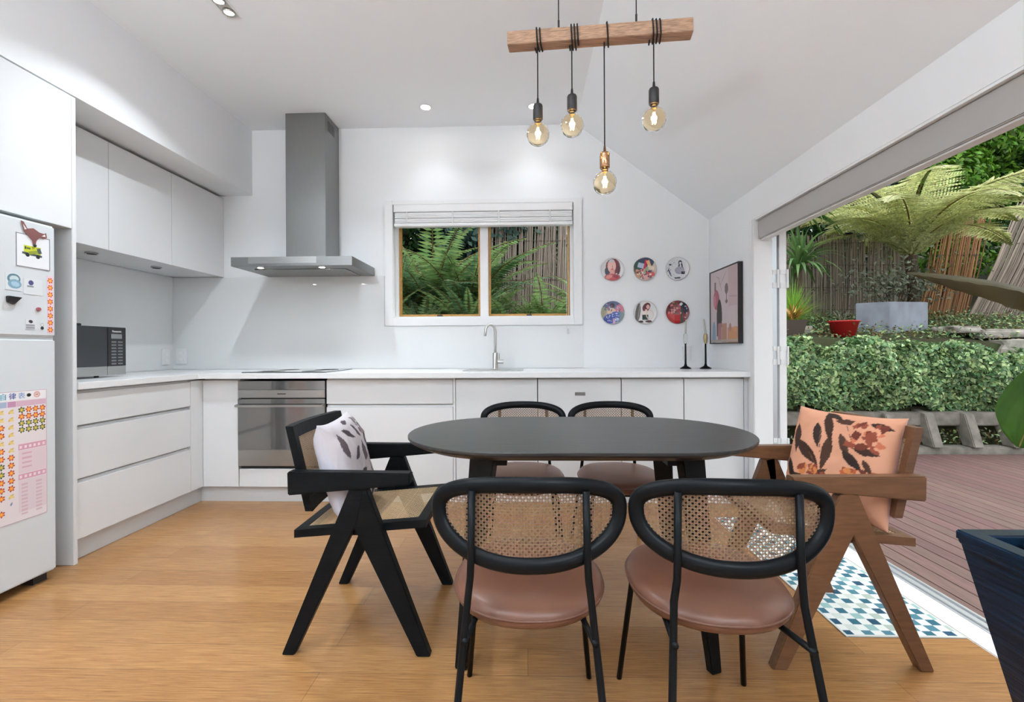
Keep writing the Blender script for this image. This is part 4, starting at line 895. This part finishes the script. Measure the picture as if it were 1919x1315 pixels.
# ============================================================ PLANTER WITH PLANT
pl = empty('tall_planter', (1.36, .95, 0), 'tall tapered square dark blue planter in the bottom right corner', 'planter')
def sq(x0, x1, y0, y1, z): return [(x0, y0, z), (x1, y0, z), (x1, y1, z), (x0, y1, z)]
pz = .60; X0, X1, Y0, Y1 = 1.082, 1.582, .71, 1.209; bt = .105
o1 = sq(X0+bt, X1-bt, Y0+bt, Y1-bt, 0); o2 = sq(X0+.006, X1-.006, Y0+.006, Y1-.006, pz-.03); o3 = sq(X0, X1, Y0, Y1, pz-.025); o4 = sq(X0, X1, Y0, Y1, pz); wl = .045
i1 = sq(X0+wl, X1-wl, Y0+wl, Y1-wl, pz); i2 = sq(X0+wl+.02, X1-wl-.02, Y0+wl+.02, Y1-wl-.02, pz-.30)
vs = o1+o2+o3+o4+i1+i2; fs = [(3, 2, 1, 0), (20, 21, 22, 23)]
for r_ in range(5):
    for k in range(4): fs.append((r_*4+k, r_*4+(k+1) % 4, r_*4+4+(k+1) % 4, r_*4+4+k))
link_mesh('planter_body', vs, fs, M['planter'], pl, bevel=.004)
pcx, pcy = 1.243, 1.045; pb = pz-.2995
ip = empty('nursery_pot', (pcx, pcy, pb), 'round grey inner pot with pebbles inside the dark blue planter', 'pot')
MB().lathe([(0, 0), (.07, 0), (.104, .285), (.112, .287), (.112, .296), (.1, .296), (.096, .255), (0, .255)], (pcx, pcy, pb), 40).build('pot_wall', M['pot'], ip, smooth=True)
MB().lathe([(0, .262), (.05, .262), (.095, .257)], (pcx, pcy, pb), 24).build('soil', M['soil'], ip)
for i in range(12):
    a, r_ = rng.uniform(0, 2*PI), .12*math.sqrt(rng.uniform(.02, 1)); s = rng.uniform(.012, .02)
    a = a*.15+i*PI/6; r_ = .035+.04*(i % 2)
    tag(MB().lathe([(0, 0), (s*.8, s*.2), (s, s*.5), (s*.7, s*.9), (0, s)], (pcx+r_*math.cos(a), pcy+r_*math.sin(a), pb+.2605), 9).build('pebble', M['pebble'], smooth=True), 'beige pebble on the soil of the grey pot in the blue planter', 'pebble', 'pebbles in the nursery pot')
lp = empty('potted_plant', (pcx, pcy, pb+.262), 'broad-leaved house plant growing from the dark blue planter', 'plant')
def bigleaf(path, widths, m_, upv, name='leaf', cup=.18, n=14):
    path = [Vector(p) for p in path]; V = []; F = []; K = 15
    # resample with Catmull-Rom
    pts = []; ws = []
    for s in range(len(path)-1):
        p0, p1, p2, p3 = path[max(s-1, 0)], path[s], path[s+1], path[min(s+2, len(path)-1)]
        for i in range(n):
            t = i/n; pts.append(.5*((2*p1)+(p2-p0)*t+(2*p0-5*p1+4*p2-p3)*t*t+(3*p1-p0-3*p2+p3)*t**3)); ws.append(widths[s]*(1-t)+widths[s+1]*t)
    pts.append(path[-1]); ws.append(widths[-1]); up = Vector(upv)
    for i, p in enumerate(pts):
        t = (pts[min(i+1, len(pts)-1)]-pts[max(i-1, 0)]).normalized(); sd = t.cross(up).normalized(); nn = sd.cross(t).normalized()
        for k in range(K):
            u = (k/(K-1)-.5)*2; V.append(p+sd*u*ws[i]+nn*(cup*ws[i]*u*u+.0008*math.sin(i*1.3)*abs(u)+.0015*math.cos(u*22)))
    for i in range(len(pts)-1):
        for k in range(K-1): F.append((i*K+k, i*K+k+1, (i+1)*K+k+1, (i+1)*K+k))
    o = link_mesh(name, V, F, m_, lp, smooth=True)
    MB().tube(pts, [.0035*(1-.6*i/len(pts)) for i in range(len(pts))], 6).build('midrib', M['stem'], o, smooth=True)
    return o
bigleaf([(1.30, 1.02, 1.06), (1.235, 1.13, 1.165), (1.19, 1.20, 1.215), (1.16, 1.33, 1.258), (1.155, 1.44, 1.285)], [.012, .06, .085, .055, .002], M['oldleaf'], (.35, .0, 1), cup=-.35)
bigleaf([(1.345, 1.05, .955), (1.29, 1.08, .955), (1.235, 1.11, .93), (1.19, 1.13, .88), (1.17, 1.14, .82)], [.01, .065, .095, .07, .004], M['bigleaf'], (-.75, -.45, .5), cup=.2)
bigleaf([(1.42, .9, 1.1), (1.45, .8, 1.25), (1.5, .66, 1.3), (1.53, .52, 1.24)], [.01, .1, .09, .003], M['bigleaf'], (0, .3, 1))
bigleaf([(1.44, 1.0, 1.0), (1.52, 1.06, 1.08), (1.56, 1.15, 1.06), (1.58, 1.25, .98)], [.01, .06, .05, .003], M['bigleaf'], (0, 0, 1))
for e_, mid in (((1.30, 1.02, 1.06), (1.33, .99, .8)), ((1.345, 1.05, .955), (1.34, 1.0, .75)), ((1.42, .9, 1.1), (1.38, .95, .8)), ((1.44, 1.0, 1.0), (1.40, .98, .8))):
    MB().tube([(pcx+.01*rng.normal(), pcy+.01*rng.normal(), pb+.258), mid, e_], [.008, .007, .005], 8).build('stalk', M['stem'], lp, smooth=True)
# ============================================================ GARDEN
def ground_z(x, y):
    if x > 2.2 and y < 5.65: return .36
    b = 1.06+max(0, y-5.2)*.185+max(0, y-9)*.25
    if x > 5.2: b -= min(.25, (x-5.2)*.12)*max(0, 1-(y-5)/1.5) if y < 6.5 else 0
    return b
gx = np.linspace(-7, 16, 70); gy = np.concatenate([[5.15, 5.4, 5.63, 5.66], np.linspace(5.9, 16, 42)]); V = []; F = []
for y in gy:
    for x in gx: V.append((x, y, ground_z(x, y)+.05*mnoise.noise(Vector((x*1.3, y*1.3, 0)))))
nx = len(gx)
for j in range(len(gy)-1):
    for i in range(nx-1): F.append((j*nx+i, j*nx+i+1, (j+1)*nx+i+1, (j+1)*nx+i))
k0 = len(V)
for x in gx: V.append((x, 5.15, -.1))
for i in range(nx-1): F.append((k0+i, k0+i+1, i+1, i))
gr = link_mesh('garden_ground', V, F, M['ground'], smooth=True); gr['kind'] = 'structure'
gs = MB().box(-7, 16, YB+.17, 5.6, -.5, -.12).box(1.79, 16, -4, YB+.17, -.5, -.12).build('lower_ground', M['ground']); gs['kind'] = 'structure'
# deck boards (one surface)
dk = MB(); x = 1.782
while x < 9.5:
    dk.box(x, x+.088, -3.6, 4.84, -.055, -.03); x += .093
dko = dk.build('deck', M['deck'], bevel=.002, seg=1); dko['kind'] = 'structure'
# concrete crib wall : stretchers and headers
cw_ = empty('crib_retaining_wall', (4.5, 4.95, -.05), 'low weathered concrete crib wall below the hedge at the edge of the deck', 'retaining wall')
MB().box(2.3, 9.5, 4.86, 5.02, -.11, .035).build('stretcher', M['conc'], cw_, bevel=.01)
MB().box(2.3, 9.5, 4.985, 5.13, .235, .375).build('stretcher', M['conc'], cw_, bevel=.01)
for i in range(17):
    xx = 2.52+i*.4
    MB().hexa([(xx, 4.82, .036), (xx+.10, 4.82, .036), (xx+.10, 4.96, .036), (xx, 4.96, .036)], [(xx, 4.93, .36), (xx+.10, 4.93, .36), (xx+.10, 5.12, .40), (xx, 5.12, .40)]).build('header', M['conc'], cw_, bevel=.008)
MB().box(2.3, 9.5, 5.13, 5.148, -.1, .42).build('earth_fill', M['ground'], cw_)

def leafcloud(P, Nrm, size, jitter=.35, aspect=.45, fold=.25):
    n = len(P); a = rng.normal(size=(n, 3)); Nn = Nrm+jitter*rng.normal(size=(n, 3)); Nn /= np.linalg.norm(Nn, axis=1)[:, None]+1e-9
    T = np.cross(Nn, a); T /= np.linalg.norm(T, axis=1)[:, None]+1e-9; B = np.cross(Nn, T)
    s = size*rng.uniform(.6, 1.25, n)[:, None]
    v0 = P-T*s*.5; v2 = P+T*s*.5-Nn*s*.12; v1 = P+B*s*aspect*.5+Nn*s*fold*.3-T*s*.05; v3 = P-B*s*aspect*.5+Nn*s*fold*.3-T*s*.05
    V = np.stack([v0, v1, v2, v3], 1).reshape(-1, 3); F = np.arange(4*n).reshape(n, 4)
    return V, F
def cloud_obj(name, P, Nrm, size, m, parent=None, **k):
    V, F = leafcloud(P, Nrm, size, **k); me = bpy.data.meshes.new(name)
    me.vertices.add(len(V)); me.vertices.foreach_set('co', V.astype(np.float32).ravel())
    me.loops.add(F.size); me.loops.foreach_set('vertex_index', F.ravel().astype(np.int32))
    me.polygons.add(len(F)); me.polygons.foreach_set('loop_start', np.arange(0, F.size, 4, dtype=np.int32)); me.polygons.foreach_set('loop_total', np.full(len(F), 4, np.int32))
    ms = m if isinstance(m, list) else [m]
    for q in ms: me.materials.append(q)
    me.update(calc_edges=True); me.validate()
    if len(ms) > 1: me.polygons.foreach_set('material_index', rng.integers(0, len(ms), len(me.polygons)).astype(np.int32))
    o = bpy.data.objects.new(name, me); C.objects.link(o); o.parent = parent
    if parent is not None: me.transform(wmat(parent).inverted())
    return o
# hedge
def hedge(x0, x1, yf, yb_, z0, z1, n, label, slope=0):
    h = empty('hedge', ((x0+x1)/2, (yf+yb_)/2, z0), label, 'hedge')
    P = []; Nn = []
    for _ in range(n):
        x = rng.uniform(x0, x1); u = rng.uniform(); zt = z1-slope*max(0, x-(x1-.9))+.05*math.sin(x*7)+.035*math.sin(x*17+1)
        if u < .62:
            z = rng.uniform(z0+.03*math.sin(x*11)+.04*math.sin(x*5), zt); b = .07*math.sin(x*6+z*5)+.05*math.sin(x*15-z*11)
            y = yf-b*.6-.10*math.sin((z-z0)/(zt-z0)*PI)+abs(rng.normal())*.07; nn = (0, -1, .35)
        elif u < .9:
            y = rng.uniform(yf, yb_); z = zt-abs(rng.normal())*.06+.03*math.sin(y*9+x*6); nn = (0, -.2, 1)
        else: z = rng.uniform(z0+.1, zt); y = rng.uniform(yf, yb_); nn = (0, -.5, .5)
        P.append((x, y, z)); Nn.append(nn)
    cloud_obj('foliage', np.array(P), np.array(Nn), .064, [M['hedge'], M['hedge2']], h, jitter=.55, aspect=.62)
    for i in range(9):
        x = x0+.2+(x1-x0-.4)*i/8; MB().tube([(x, (yf+yb_)/2+.1, z0-.05), (x+.03, (yf+yb_)/2, z0+.3), (x, (yf+yb_)/2+.02, z1-.08)], [.014, .011, .006], 6).build('stem', M['bark'], h)
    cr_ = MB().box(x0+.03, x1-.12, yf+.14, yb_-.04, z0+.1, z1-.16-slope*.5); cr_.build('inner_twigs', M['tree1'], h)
    return h
hedge(2.3, 5.25, 5.05, 5.62, .40, 1.085, 28000, 'clipped glossy green hedge growing over the crib wall beyond the deck', .12)
hedge(5.2, 7.2, 5.12, 5.5, .38, .95, 5000, 'lower straggly hedge at the right end of the clipped hedge')
# planter cube, pots
cb = empty('concrete_planter', (4.78, 6.45, 1.2), 'pale blue-grey concrete block planter behind the hedge', 'planter')
pA, pB, pC = Vector((4.732, 6.2)), Vector((5.33, 6.32)), Vector((4.455, 6.42)); pD = pB+(pC-pA)
def ins_(p, f): c = (pA+pB+pC+pD)/4; return c+(p-c)*f
bz, tz_ = 1.17, 1.655
def ring(f, z): return [tuple(ins_(p, f))+(z,) for p in (pA, pB, pD, pC)]
vs = ring(1, bz)+ring(1, tz_)+ring(.86, tz_)+ring(.86, tz_-.08); fs = [(3, 2, 1, 0), (12, 13, 14, 15)]
for r_ in range(3):
    for k in range(4): fs.append((r_*4+k, r_*4+(k+1) % 4, r_*4+4+(k+1) % 4, r_*4+4+k))
link_mesh('block', vs, fs, M['box'], cb, bevel=.006)
link_mesh('soil', ring(.86, tz_-.07), [(0, 1, 2, 3)], M['soil'], cb)
def spiky(name, loc, n, ln, wd, m_, label, cat, parent=None, droop=.6, up=.8, seed=0, g=None, part='leaves'):
    q = np.random.default_rng(seed); V = []; F = []
    for i in range(n):
        a = q.uniform(0, 2*PI); el = q.uniform(.1, 1)**.7*up*PI/2; L_ = ln*q.uniform(.7, 1.1); p = Vector(loc)+Vector((q.normal()*.02, q.normal()*.02, q.uniform(0, .06))); d = Vector((math.cos(a)*math.cos(el), math.sin(a)*math.cos(el), math.sin(el))); sd = d.cross(Vector((0, 0, 1))).normalized()
        k0 = len(V); st = 7
        for s in range(st+1):
            f = s/st; w = wd*math.sin(min(1, f*1.6+.25)*PI/2)*(1-f**2.2); V += [p+sd*w, p-sd*w]
            if s: F.append((k0+2*s-2, k0+2*s-1, k0+2*s+1, k0+2*s))
            p = p+d*(L_/st); d = (d+Vector((0, 0, -droop/st))).normalized()
    o = link_mesh(part if parent else name, V, F, m_, parent, smooth=True)
    if not parent: tag(o, label, cat, g)
    return o
rp = empty('red_tub', (3.95, 5.9, 1.19), 'red plastic tub of sparse plants behind the hedge', 'plant pot')
MB().lathe([(0, 0), (.115, 0), (.158, .18), (.172, .182), (.172, .20), (.155, .20), (.148, .16), (0, .16)], (3.95, 5.9, 1.19), 32).build('tub', M['redpot'], rp, smooth=True)
MB().lathe([(0, .165), (.15, .162)], (3.95, 5.9, 1.19), 20).build('soil', M['soil'], rp)
spiky('', (3.93, 5.9, 1.36), 26, .20, .006, M['greysh'], '', '', rp, seed=4, part='seedlings')
bp_ = empty('brown_pot', (3.30, 5.9, 1.19), 'square brown plant pot beside the folded doors, behind the hedge', 'plant pot')
MB().hexa(sq(3.21, 3.40, 5.81, 5.99, 1.19), sq(3.17, 3.44, 5.77, 6.03, 1.40)).build('pot', M['brownpot'], bp_, bevel=.006)
spiky('bromeliad', (3.33, 5.9, 1.40), 34, .26, .014, M['brom'], 'orange and yellow bromeliad growing in the square brown pot', 'plant', seed=6, up=.75)
# stones edging
def rock(x, y, z, sx, sy, sz, label, seed, m_='stone', rz=0):
    bm = bmesh.new(); bmesh.ops.create_cube(bm, size=1); bmesh.ops.subdivide_edges(bm, edges=bm.edges, cuts=4, use_grid_fill=True)
    for v in bm.verts:
        n = mnoise.noise(v.co*1.7+Vector((seed*3.1, 0, 0)))*.22+mnoise.noise(v.co*5+Vector((seed, 9, 0)))*.06; r = v.co.length; v.co *= (1-.22*max(0, r-.5)+n)
        v.co = Vector((v.co.x*sx, v.co.y*sy, v.co.z*sz))
    me = bpy.data.meshes.new('garden_rock'); bm.to_mesh(me); bm.free(); me.materials.append(M[m_]); o = bpy.data.objects.new('garden_rock', me); C.objects.link(o)
    o.location = (x, y, z); o.rotation_euler = (0, 0, rz); tag(o, label, 'rock', 'rocks edging the garden bank'); return o
for i, (x, y, z, sx, sy, sz, lb) in enumerate((
    (5.42, 6.0, 1.275, .36, .3, .09, 'flat tan edging stone just right of the concrete planter'),
    (5.93, 5.95, 1.22, .72, .3, .11, 'long flat pinkish edging stone right of the shorter tan one'),
    (6.48, 5.9, 1.155, .32, .3, .13, 'pale blocky stone at the right end of the flat edging stones'),
    (6.05, 5.68, 1.0, .95, .3, .28, 'large dark grey rock slab below the long flat edging stone'),
    (6.75, 5.75, .93, .6, .35, .3, 'dark grey boulder at the far right of the bank'),
    (3.62, 6.25, 1.28, .22, .2, .14, 'mossy grey stone between the brown pot and the red tub'),
    (3.55, 6.6, 1.36, .26, .2, .16, 'mossy grey stone further back between the two pots'))):
    rock(x, y, z, sx, sy, sz, lb, i)
# reed fences
def reed(name, x0, x1, y, z0f, h, lean, m_, label, dy=0, n=None, r=.008):
    fz = empty(name, ((x0+x1)/2, y, z0f((x0+x1)/2)), label, 'fence'); mb = MB(); x = x0; st = .0118
    while x < x1:
        z0 = z0f(x)-.05; hh = h*rng.uniform(.94, 1.05); yy = y+dy*(x-x0)/(x1-x0)+rng.normal()*.008; l = lean+rng.normal()*.02; rr = r*rng.uniform(.7, 1.2)
        mb.tube([(x, yy, z0), (x+l*hh*.5+rng.normal()*.006, yy-abs(lean)*.05, z0+hh*.5), (x+l*hh, yy+abs(lean)*.1, z0+hh)], rr, 5, cap=False); x += st*rng.uniform(.7, 1.3)*(1+abs(lean)*.3)
    mb.build('reeds', m_, fz)
    for k in range(4):
        zz = .15+k*(h-.3)/3
        MB().tube([(x0+lean*zz, y-.012-.0, z0f(x0)+zz), (x1+lean*zz, y+dy-.012, z0f(x1)+zz)], .004, 5).build('tie_wire', M['bark'], fz)
    return fz
gz = lambda x, y: ground_z(x, y)
reed('reed_fence', 4.35, 6.55, 8.0, lambda x: gz(x, 8)-.03, 1.42, 0.0, M['reed'], 'upright grey-brown reed fence behind the tree fern, left section', 0)
reed('reed_fence', 6.45, 7.25, 7.9, lambda x: gz(x, 7.9)-.1, 1.75, .22, M['reedb'], 'leaning orange-brown reed panel behind the drooping house-plant leaf', 0)
reed('reed_fence', 7.1, 11.5, 7.8, lambda x: gz(x, 7.8)-.15, 2.1, .48, M['reed'], 'slanting pale reed fence at the far right of the garden', .4)
reed('reed_fence', -.7, 2.6, 7.2, lambda x: gz(x, 7.2)-.05, 2.1, .03, M['reed'], 'pale reed fence seen through the right pane of the kitchen window', .0)
# ferns
def frond_mesh(name, L_, npair, plen, pw, rise, droop, m_, sub=0, seed=0):
    q = np.random.default_rng(seed); V = []; F = []; p = Vector((0, 0, 0)); el = rise; st = npair; pts = []
    for s in range(st+1):
        pts.append((p.copy(), Vector((math.cos(el), 0, math.sin(el))))); p = p+Vector((math.cos(el), 0, math.sin(el)))*(L_/st); el -= droop/st
    def quad(a, b, w, n):
        sd = (b-a).cross(n).normalized()*w; k = len(V); mid = a.lerp(b, .4)
        V.extend([a, mid+sd, b, mid-sd]); F.append((k, k+1, k+2, k+3))
    for s in range(2, st+1):
        f = s/st; c, t = pts[s]; nn = Vector((-t.z, 0, t.x)); ln = plen*math.sin(min(1, f*1.9+.12)*PI/2)*(1-f**3)*1.02+.01
        for sd in (-1, 1):
            d = (t*.38+Vector((0, sd, 0))-nn*.12+Vector((q.normal(), q.normal(), q.normal()))*.05).normalized(); tip = c+d*ln-Vector((0, 0, .12*ln))
            if not sub: quad(c, tip, pw, nn)
            else:
                m2 = sub
                for i in range(1, m2+1):
                    g_ = i/m2; cc = c.lerp(tip, g_*.96); l2 = pw*2.6*(1-g_**1.5)+.004; e_ = t
                    quad(cc, cc+(e_*.95+d*.45).normalized()*l2, pw*.62, nn); quad(cc, cc+(-e_*.95+d*.45).normalized()*l2, pw*.62, nn)
    k = len(V); me = bpy.data.meshes.new(name)
    mb = MB(); mb.v = [tuple(v) for v in V]; mb.f = F; mb.m = [0]*len(F); mb.mat(1); mb.tube([a for a, b in pts], [.004*(1.6-s/st*1.2)*(2.2 if sub else 1) for s in range(st+1)], 5)
    me.from_pydata(mb.v, [], mb.f); me.materials.append(m_); me.materials.append(M['stem']); me.polygons.foreach_set('material_index', mb.m); me.update(); return me
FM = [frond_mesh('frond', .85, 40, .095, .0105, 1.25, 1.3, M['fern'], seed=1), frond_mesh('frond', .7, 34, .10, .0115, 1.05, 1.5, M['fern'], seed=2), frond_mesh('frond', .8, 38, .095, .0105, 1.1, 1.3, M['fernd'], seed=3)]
def fern(x, y, z, n, sc, which, label, rot=0):
    r = empty('sword_fern', (x, y, z), label, 'fern', 'ferns outside the kitchen window')
    n = int(n*1.6)
    for i in range(n):
        o = bpy.data.objects.new('frond', FM[which[i % len(which)]]); C.objects.link(o); o.parent = r; s = sc*rng.uniform(.75, 1.15); o.scale = (s, s, s)
        o.rotation_euler = (rng.uniform(-.15, .15), rng.uniform(-.55, .2), rot+2*PI*i/n+rng.uniform(-.2, .2))
    return r
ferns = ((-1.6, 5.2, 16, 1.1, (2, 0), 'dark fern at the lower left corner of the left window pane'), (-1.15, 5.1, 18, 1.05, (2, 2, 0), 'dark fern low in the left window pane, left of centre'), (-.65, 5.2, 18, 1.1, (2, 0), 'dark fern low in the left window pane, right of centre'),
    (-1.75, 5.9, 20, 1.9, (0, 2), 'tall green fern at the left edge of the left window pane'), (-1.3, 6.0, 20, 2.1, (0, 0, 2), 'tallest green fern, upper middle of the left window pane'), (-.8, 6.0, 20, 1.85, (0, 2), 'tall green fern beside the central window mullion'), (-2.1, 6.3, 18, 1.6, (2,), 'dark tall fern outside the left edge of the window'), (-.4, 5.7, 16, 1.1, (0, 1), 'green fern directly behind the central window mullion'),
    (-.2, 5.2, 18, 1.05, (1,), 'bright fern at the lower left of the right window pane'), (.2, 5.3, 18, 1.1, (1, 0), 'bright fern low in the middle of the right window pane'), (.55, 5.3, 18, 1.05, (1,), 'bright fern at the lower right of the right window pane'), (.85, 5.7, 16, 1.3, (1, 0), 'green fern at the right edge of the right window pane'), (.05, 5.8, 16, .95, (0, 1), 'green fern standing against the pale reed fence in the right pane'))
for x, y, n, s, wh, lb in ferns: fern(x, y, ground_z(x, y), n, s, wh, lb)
# tree fern
TFM = [frond_mesh('tree_fern_frond', 2.05, 44, .46, .024, 1.22, 1.75, M['treefern'], 13, 5), frond_mesh('tree_fern_frond', 1.95, 44, .44, .024, 1.0, 1.6, M['treefern'], 13, 6)]
tf = empty('tree_fern', (5.68, 7.0, ground_z(5.68, 7)), 'tree fern with a wide crown of yellow-green fronds in front of the reed fence', 'tree fern')
MB().tube([(5.68, 7.0, ground_z(5.68, 7)-.05), (5.70, 7.0, 1.9), (5.68, 7.02, 2.40)], [.085, .07, .075], 12).build('trunk', M['bark'], tf, smooth=True)
for i in range(24):
    o = bpy.data.objects.new('frond', TFM[i % 2]); C.objects.link(o); o.parent = tf; o.location = (.0, .02, 2.40-tf.location.z)
    s = rng.uniform(.85, 1.1); o.scale = (s, s, s); o.rotation_euler = (rng.uniform(-.12, .12), rng.uniform(-.16, .12), 2*PI*i/24+rng.uniform(-.1, .1))
# strap-leaved plants by the door
for x, y, z, n, l, wd, m_, lb, s in ((4.0, 7.0, 2.95, 110, .85, .03, 'yucca', 'tall cordyline with long strap leaves hanging beside the folded doors', 1), (3.85, 6.7, 2.15, 80, .7, .028, 'yucca', 'lower cordyline rosette with strap leaves near the folded doors', 2)):
    r = empty('cordyline', (x, y, ground_z(x, y)), lb, 'shrub')
    MB().tube([(x, y, ground_z(x, y)-.03), (x+.03, y, z)], [.04, .03], 8).build('stem', M['bark'], r)
    spiky('', (x+.03, y, z), n, l, wd, M[m_], '', '', r, droop=2.0, up=1.0, seed=s)
spiky('feathery_bush', (3.55, 6.3, 1.35), 420, .58, .005, M['lime'], 'feathery lime green bush behind the square brown pot', 'shrub', seed=9, up=1.0, droop=.8)
gsb = empty('grey_leaf_shrub', (5.35, 6.9, ground_z(5.35, 6.9)), 'loose grey-green shrub growing just behind the concrete planter', 'shrub')
P = rng.normal(size=(900, 3))*np.array([.34, .25, .16])+np.array([5.35, 6.9, 1.98]); cloud_obj('foliage', P, np.tile([0, -.3, .8], (900, 1)), .075, M['greysh'], gsb, jitter=.6)
for i in range(7): MB().tube([(5.4+rng.normal()*.1, 6.95, ground_z(5.4, 6.9)), (5.4+rng.normal()*.2, 6.92, 1.9)], [.014, .007], 5).build('stem', M['bark'], gsb)
# ground cover tufts on the bank
def tufts(n, x0, x1, y0, y1, label, s=.05):
    P = []; 
    for _ in range(n):
        x, y = rng.uniform(x0, x1), rng.uniform(y0, y1); P.append((x, y, ground_z(x, y)+abs(rng.normal())*.06))
    o = cloud_obj('ground_cover', np.array(P), np.tile([0, -.4, .9], (n, 1)), s, [M['hedge'], M['hedge2'], M['stem']], None, jitter=.8); tag(o, label, 'ground cover', kind='stuff')
tufts(9000, 3.0, 9.5, 5.7, 8.2, 'low weedy ground cover and leaf litter on the garden bank')
P = np.stack([rng.uniform(2.4, 9, 1500), rng.uniform(4.95, 5.12, 1500), rng.uniform(.04, .2, 1500)], 1)
tag(cloud_obj('crib_wall_weeds', P, np.tile([0, -.7, .6], (1500, 1)), .045, [M['greysh'], M['hedge'], M['stem']], None, jitter=.8), 'weeds and leaf litter caught in the gaps of the crib wall', 'weeds', kind='stuff')
# trees behind
def tree(x, y, h, rx, rz_, n, m_, label, seed, low=0, leaf=.12):
    q = np.random.default_rng(seed); g0 = ground_z(x, y); r = empty('garden_tree', (x, y, g0), label, 'tree', 'trees behind the reed fence')
    MB().tube([(x, y, g0-.05), (x+.1*q.normal(), y, g0+h*.35), (x+.15*q.normal(), y, g0+h*.7)], [.12, .09, .05], 8).build('trunk', M['bark'], r, smooth=True)
    for i in range(5):
        a = q.uniform(0, 2*PI); MB().tube([(x, y, g0+h*.4), (x+rx*.3*math.cos(a), y+rx*.3*math.sin(a), g0+h*.6), (x+rx*.7*math.cos(a), y+rx*.7*math.sin(a), g0+h*.75)], [.05, .035, .015], 6).build('branch', M['bark'], r, smooth=True)
    nb = 26; P = []; Nn = []
    for i in range(nb):
        a, u = q.uniform(0, 2*PI), q.uniform(-1, 1); rr = q.uniform(.35, .85); c = np.array([x+rx*rr*math.cos(a)*math.sqrt(1-u*u), y+rx*.8*rr*math.sin(a)*math.sqrt(1-u*u), g0+low+(h-low)*.5+(h-low)*.5*rr*u]); br = rx*.42
        m = n//nb; d = q.normal(size=(m, 3)); d /= np.linalg.norm(d, axis=1)[:, None]; rad = br*(.75+.3*q.uniform(size=(m, 1)))
        P.append(c+d*rad*np.array([1, 1, .8])); Nn.append(d+np.array([0, 0, .5]))
    cloud_obj('crown', np.concatenate(P), np.concatenate(Nn), leaf, m_, r, jitter=.4, aspect=.5)
tl = {'tree1': 'dark green tree', 'tree2': 'bright green tree', 'tree3': 'blue-green tree'}
spec = [(4.6, 9.6, 4.2, 1.6, 'tree1', 'above the cordyline beside the folded doors'), (6.6, 10.0, 5.0, 1.7, 'tree3', 'directly above the tree fern'), (8.4, 9.6, 4.4, 1.6, 'tree2', 'above the right half of the tree fern'), (10.2, 9.8, 5.4, 1.8, 'tree1', 'above the slanting reed fence'),
        (12.2, 10.3, 6.2, 2.0, 'tree2', 'at the far right behind the slanting fence'), (7.6, 12.0, 7.5, 2.3, 'tree1', 'tall and further back over the tree fern'), (10.8, 12.6, 8.5, 2.6, 'tree3', 'tall and furthest back at the upper right'), (4.6, 12.0, 6.5, 2.4, 'tree2', 'further back above the cordyline'), (14.2, 12.0, 8.5, 2.6, 'tree1', 'outermost on the right, mostly beyond the frame'),
        (-2.2, 8.0, 3.6, 1.5, 'tree1', 'outside the left edge of the kitchen window'), (-.6, 8.4, 4.2, 1.6, 'tree3', 'behind the ferns in the left window pane'), (1.2, 9.2, 4.6, 1.7, 'tree1', 'over the reed fence in the right window pane'), (-1.6, 9.8, 5.6, 2.2, 'tree1', 'tall, furthest back over the left window pane'), (3.0, 9.6, 4.8, 1.7, 'tree2', 'between the kitchen window and the garden doors')]
for i, (x, y, h, rx, m_, where) in enumerate(spec):
    tree(x, y, h, rx, h/2, 15000, M[m_], tl[m_]+' '+where, 100+i, low=.3, leaf=.13 if y < 11 else .17)
# trees across the deck to the right (light the room with green, close the view)
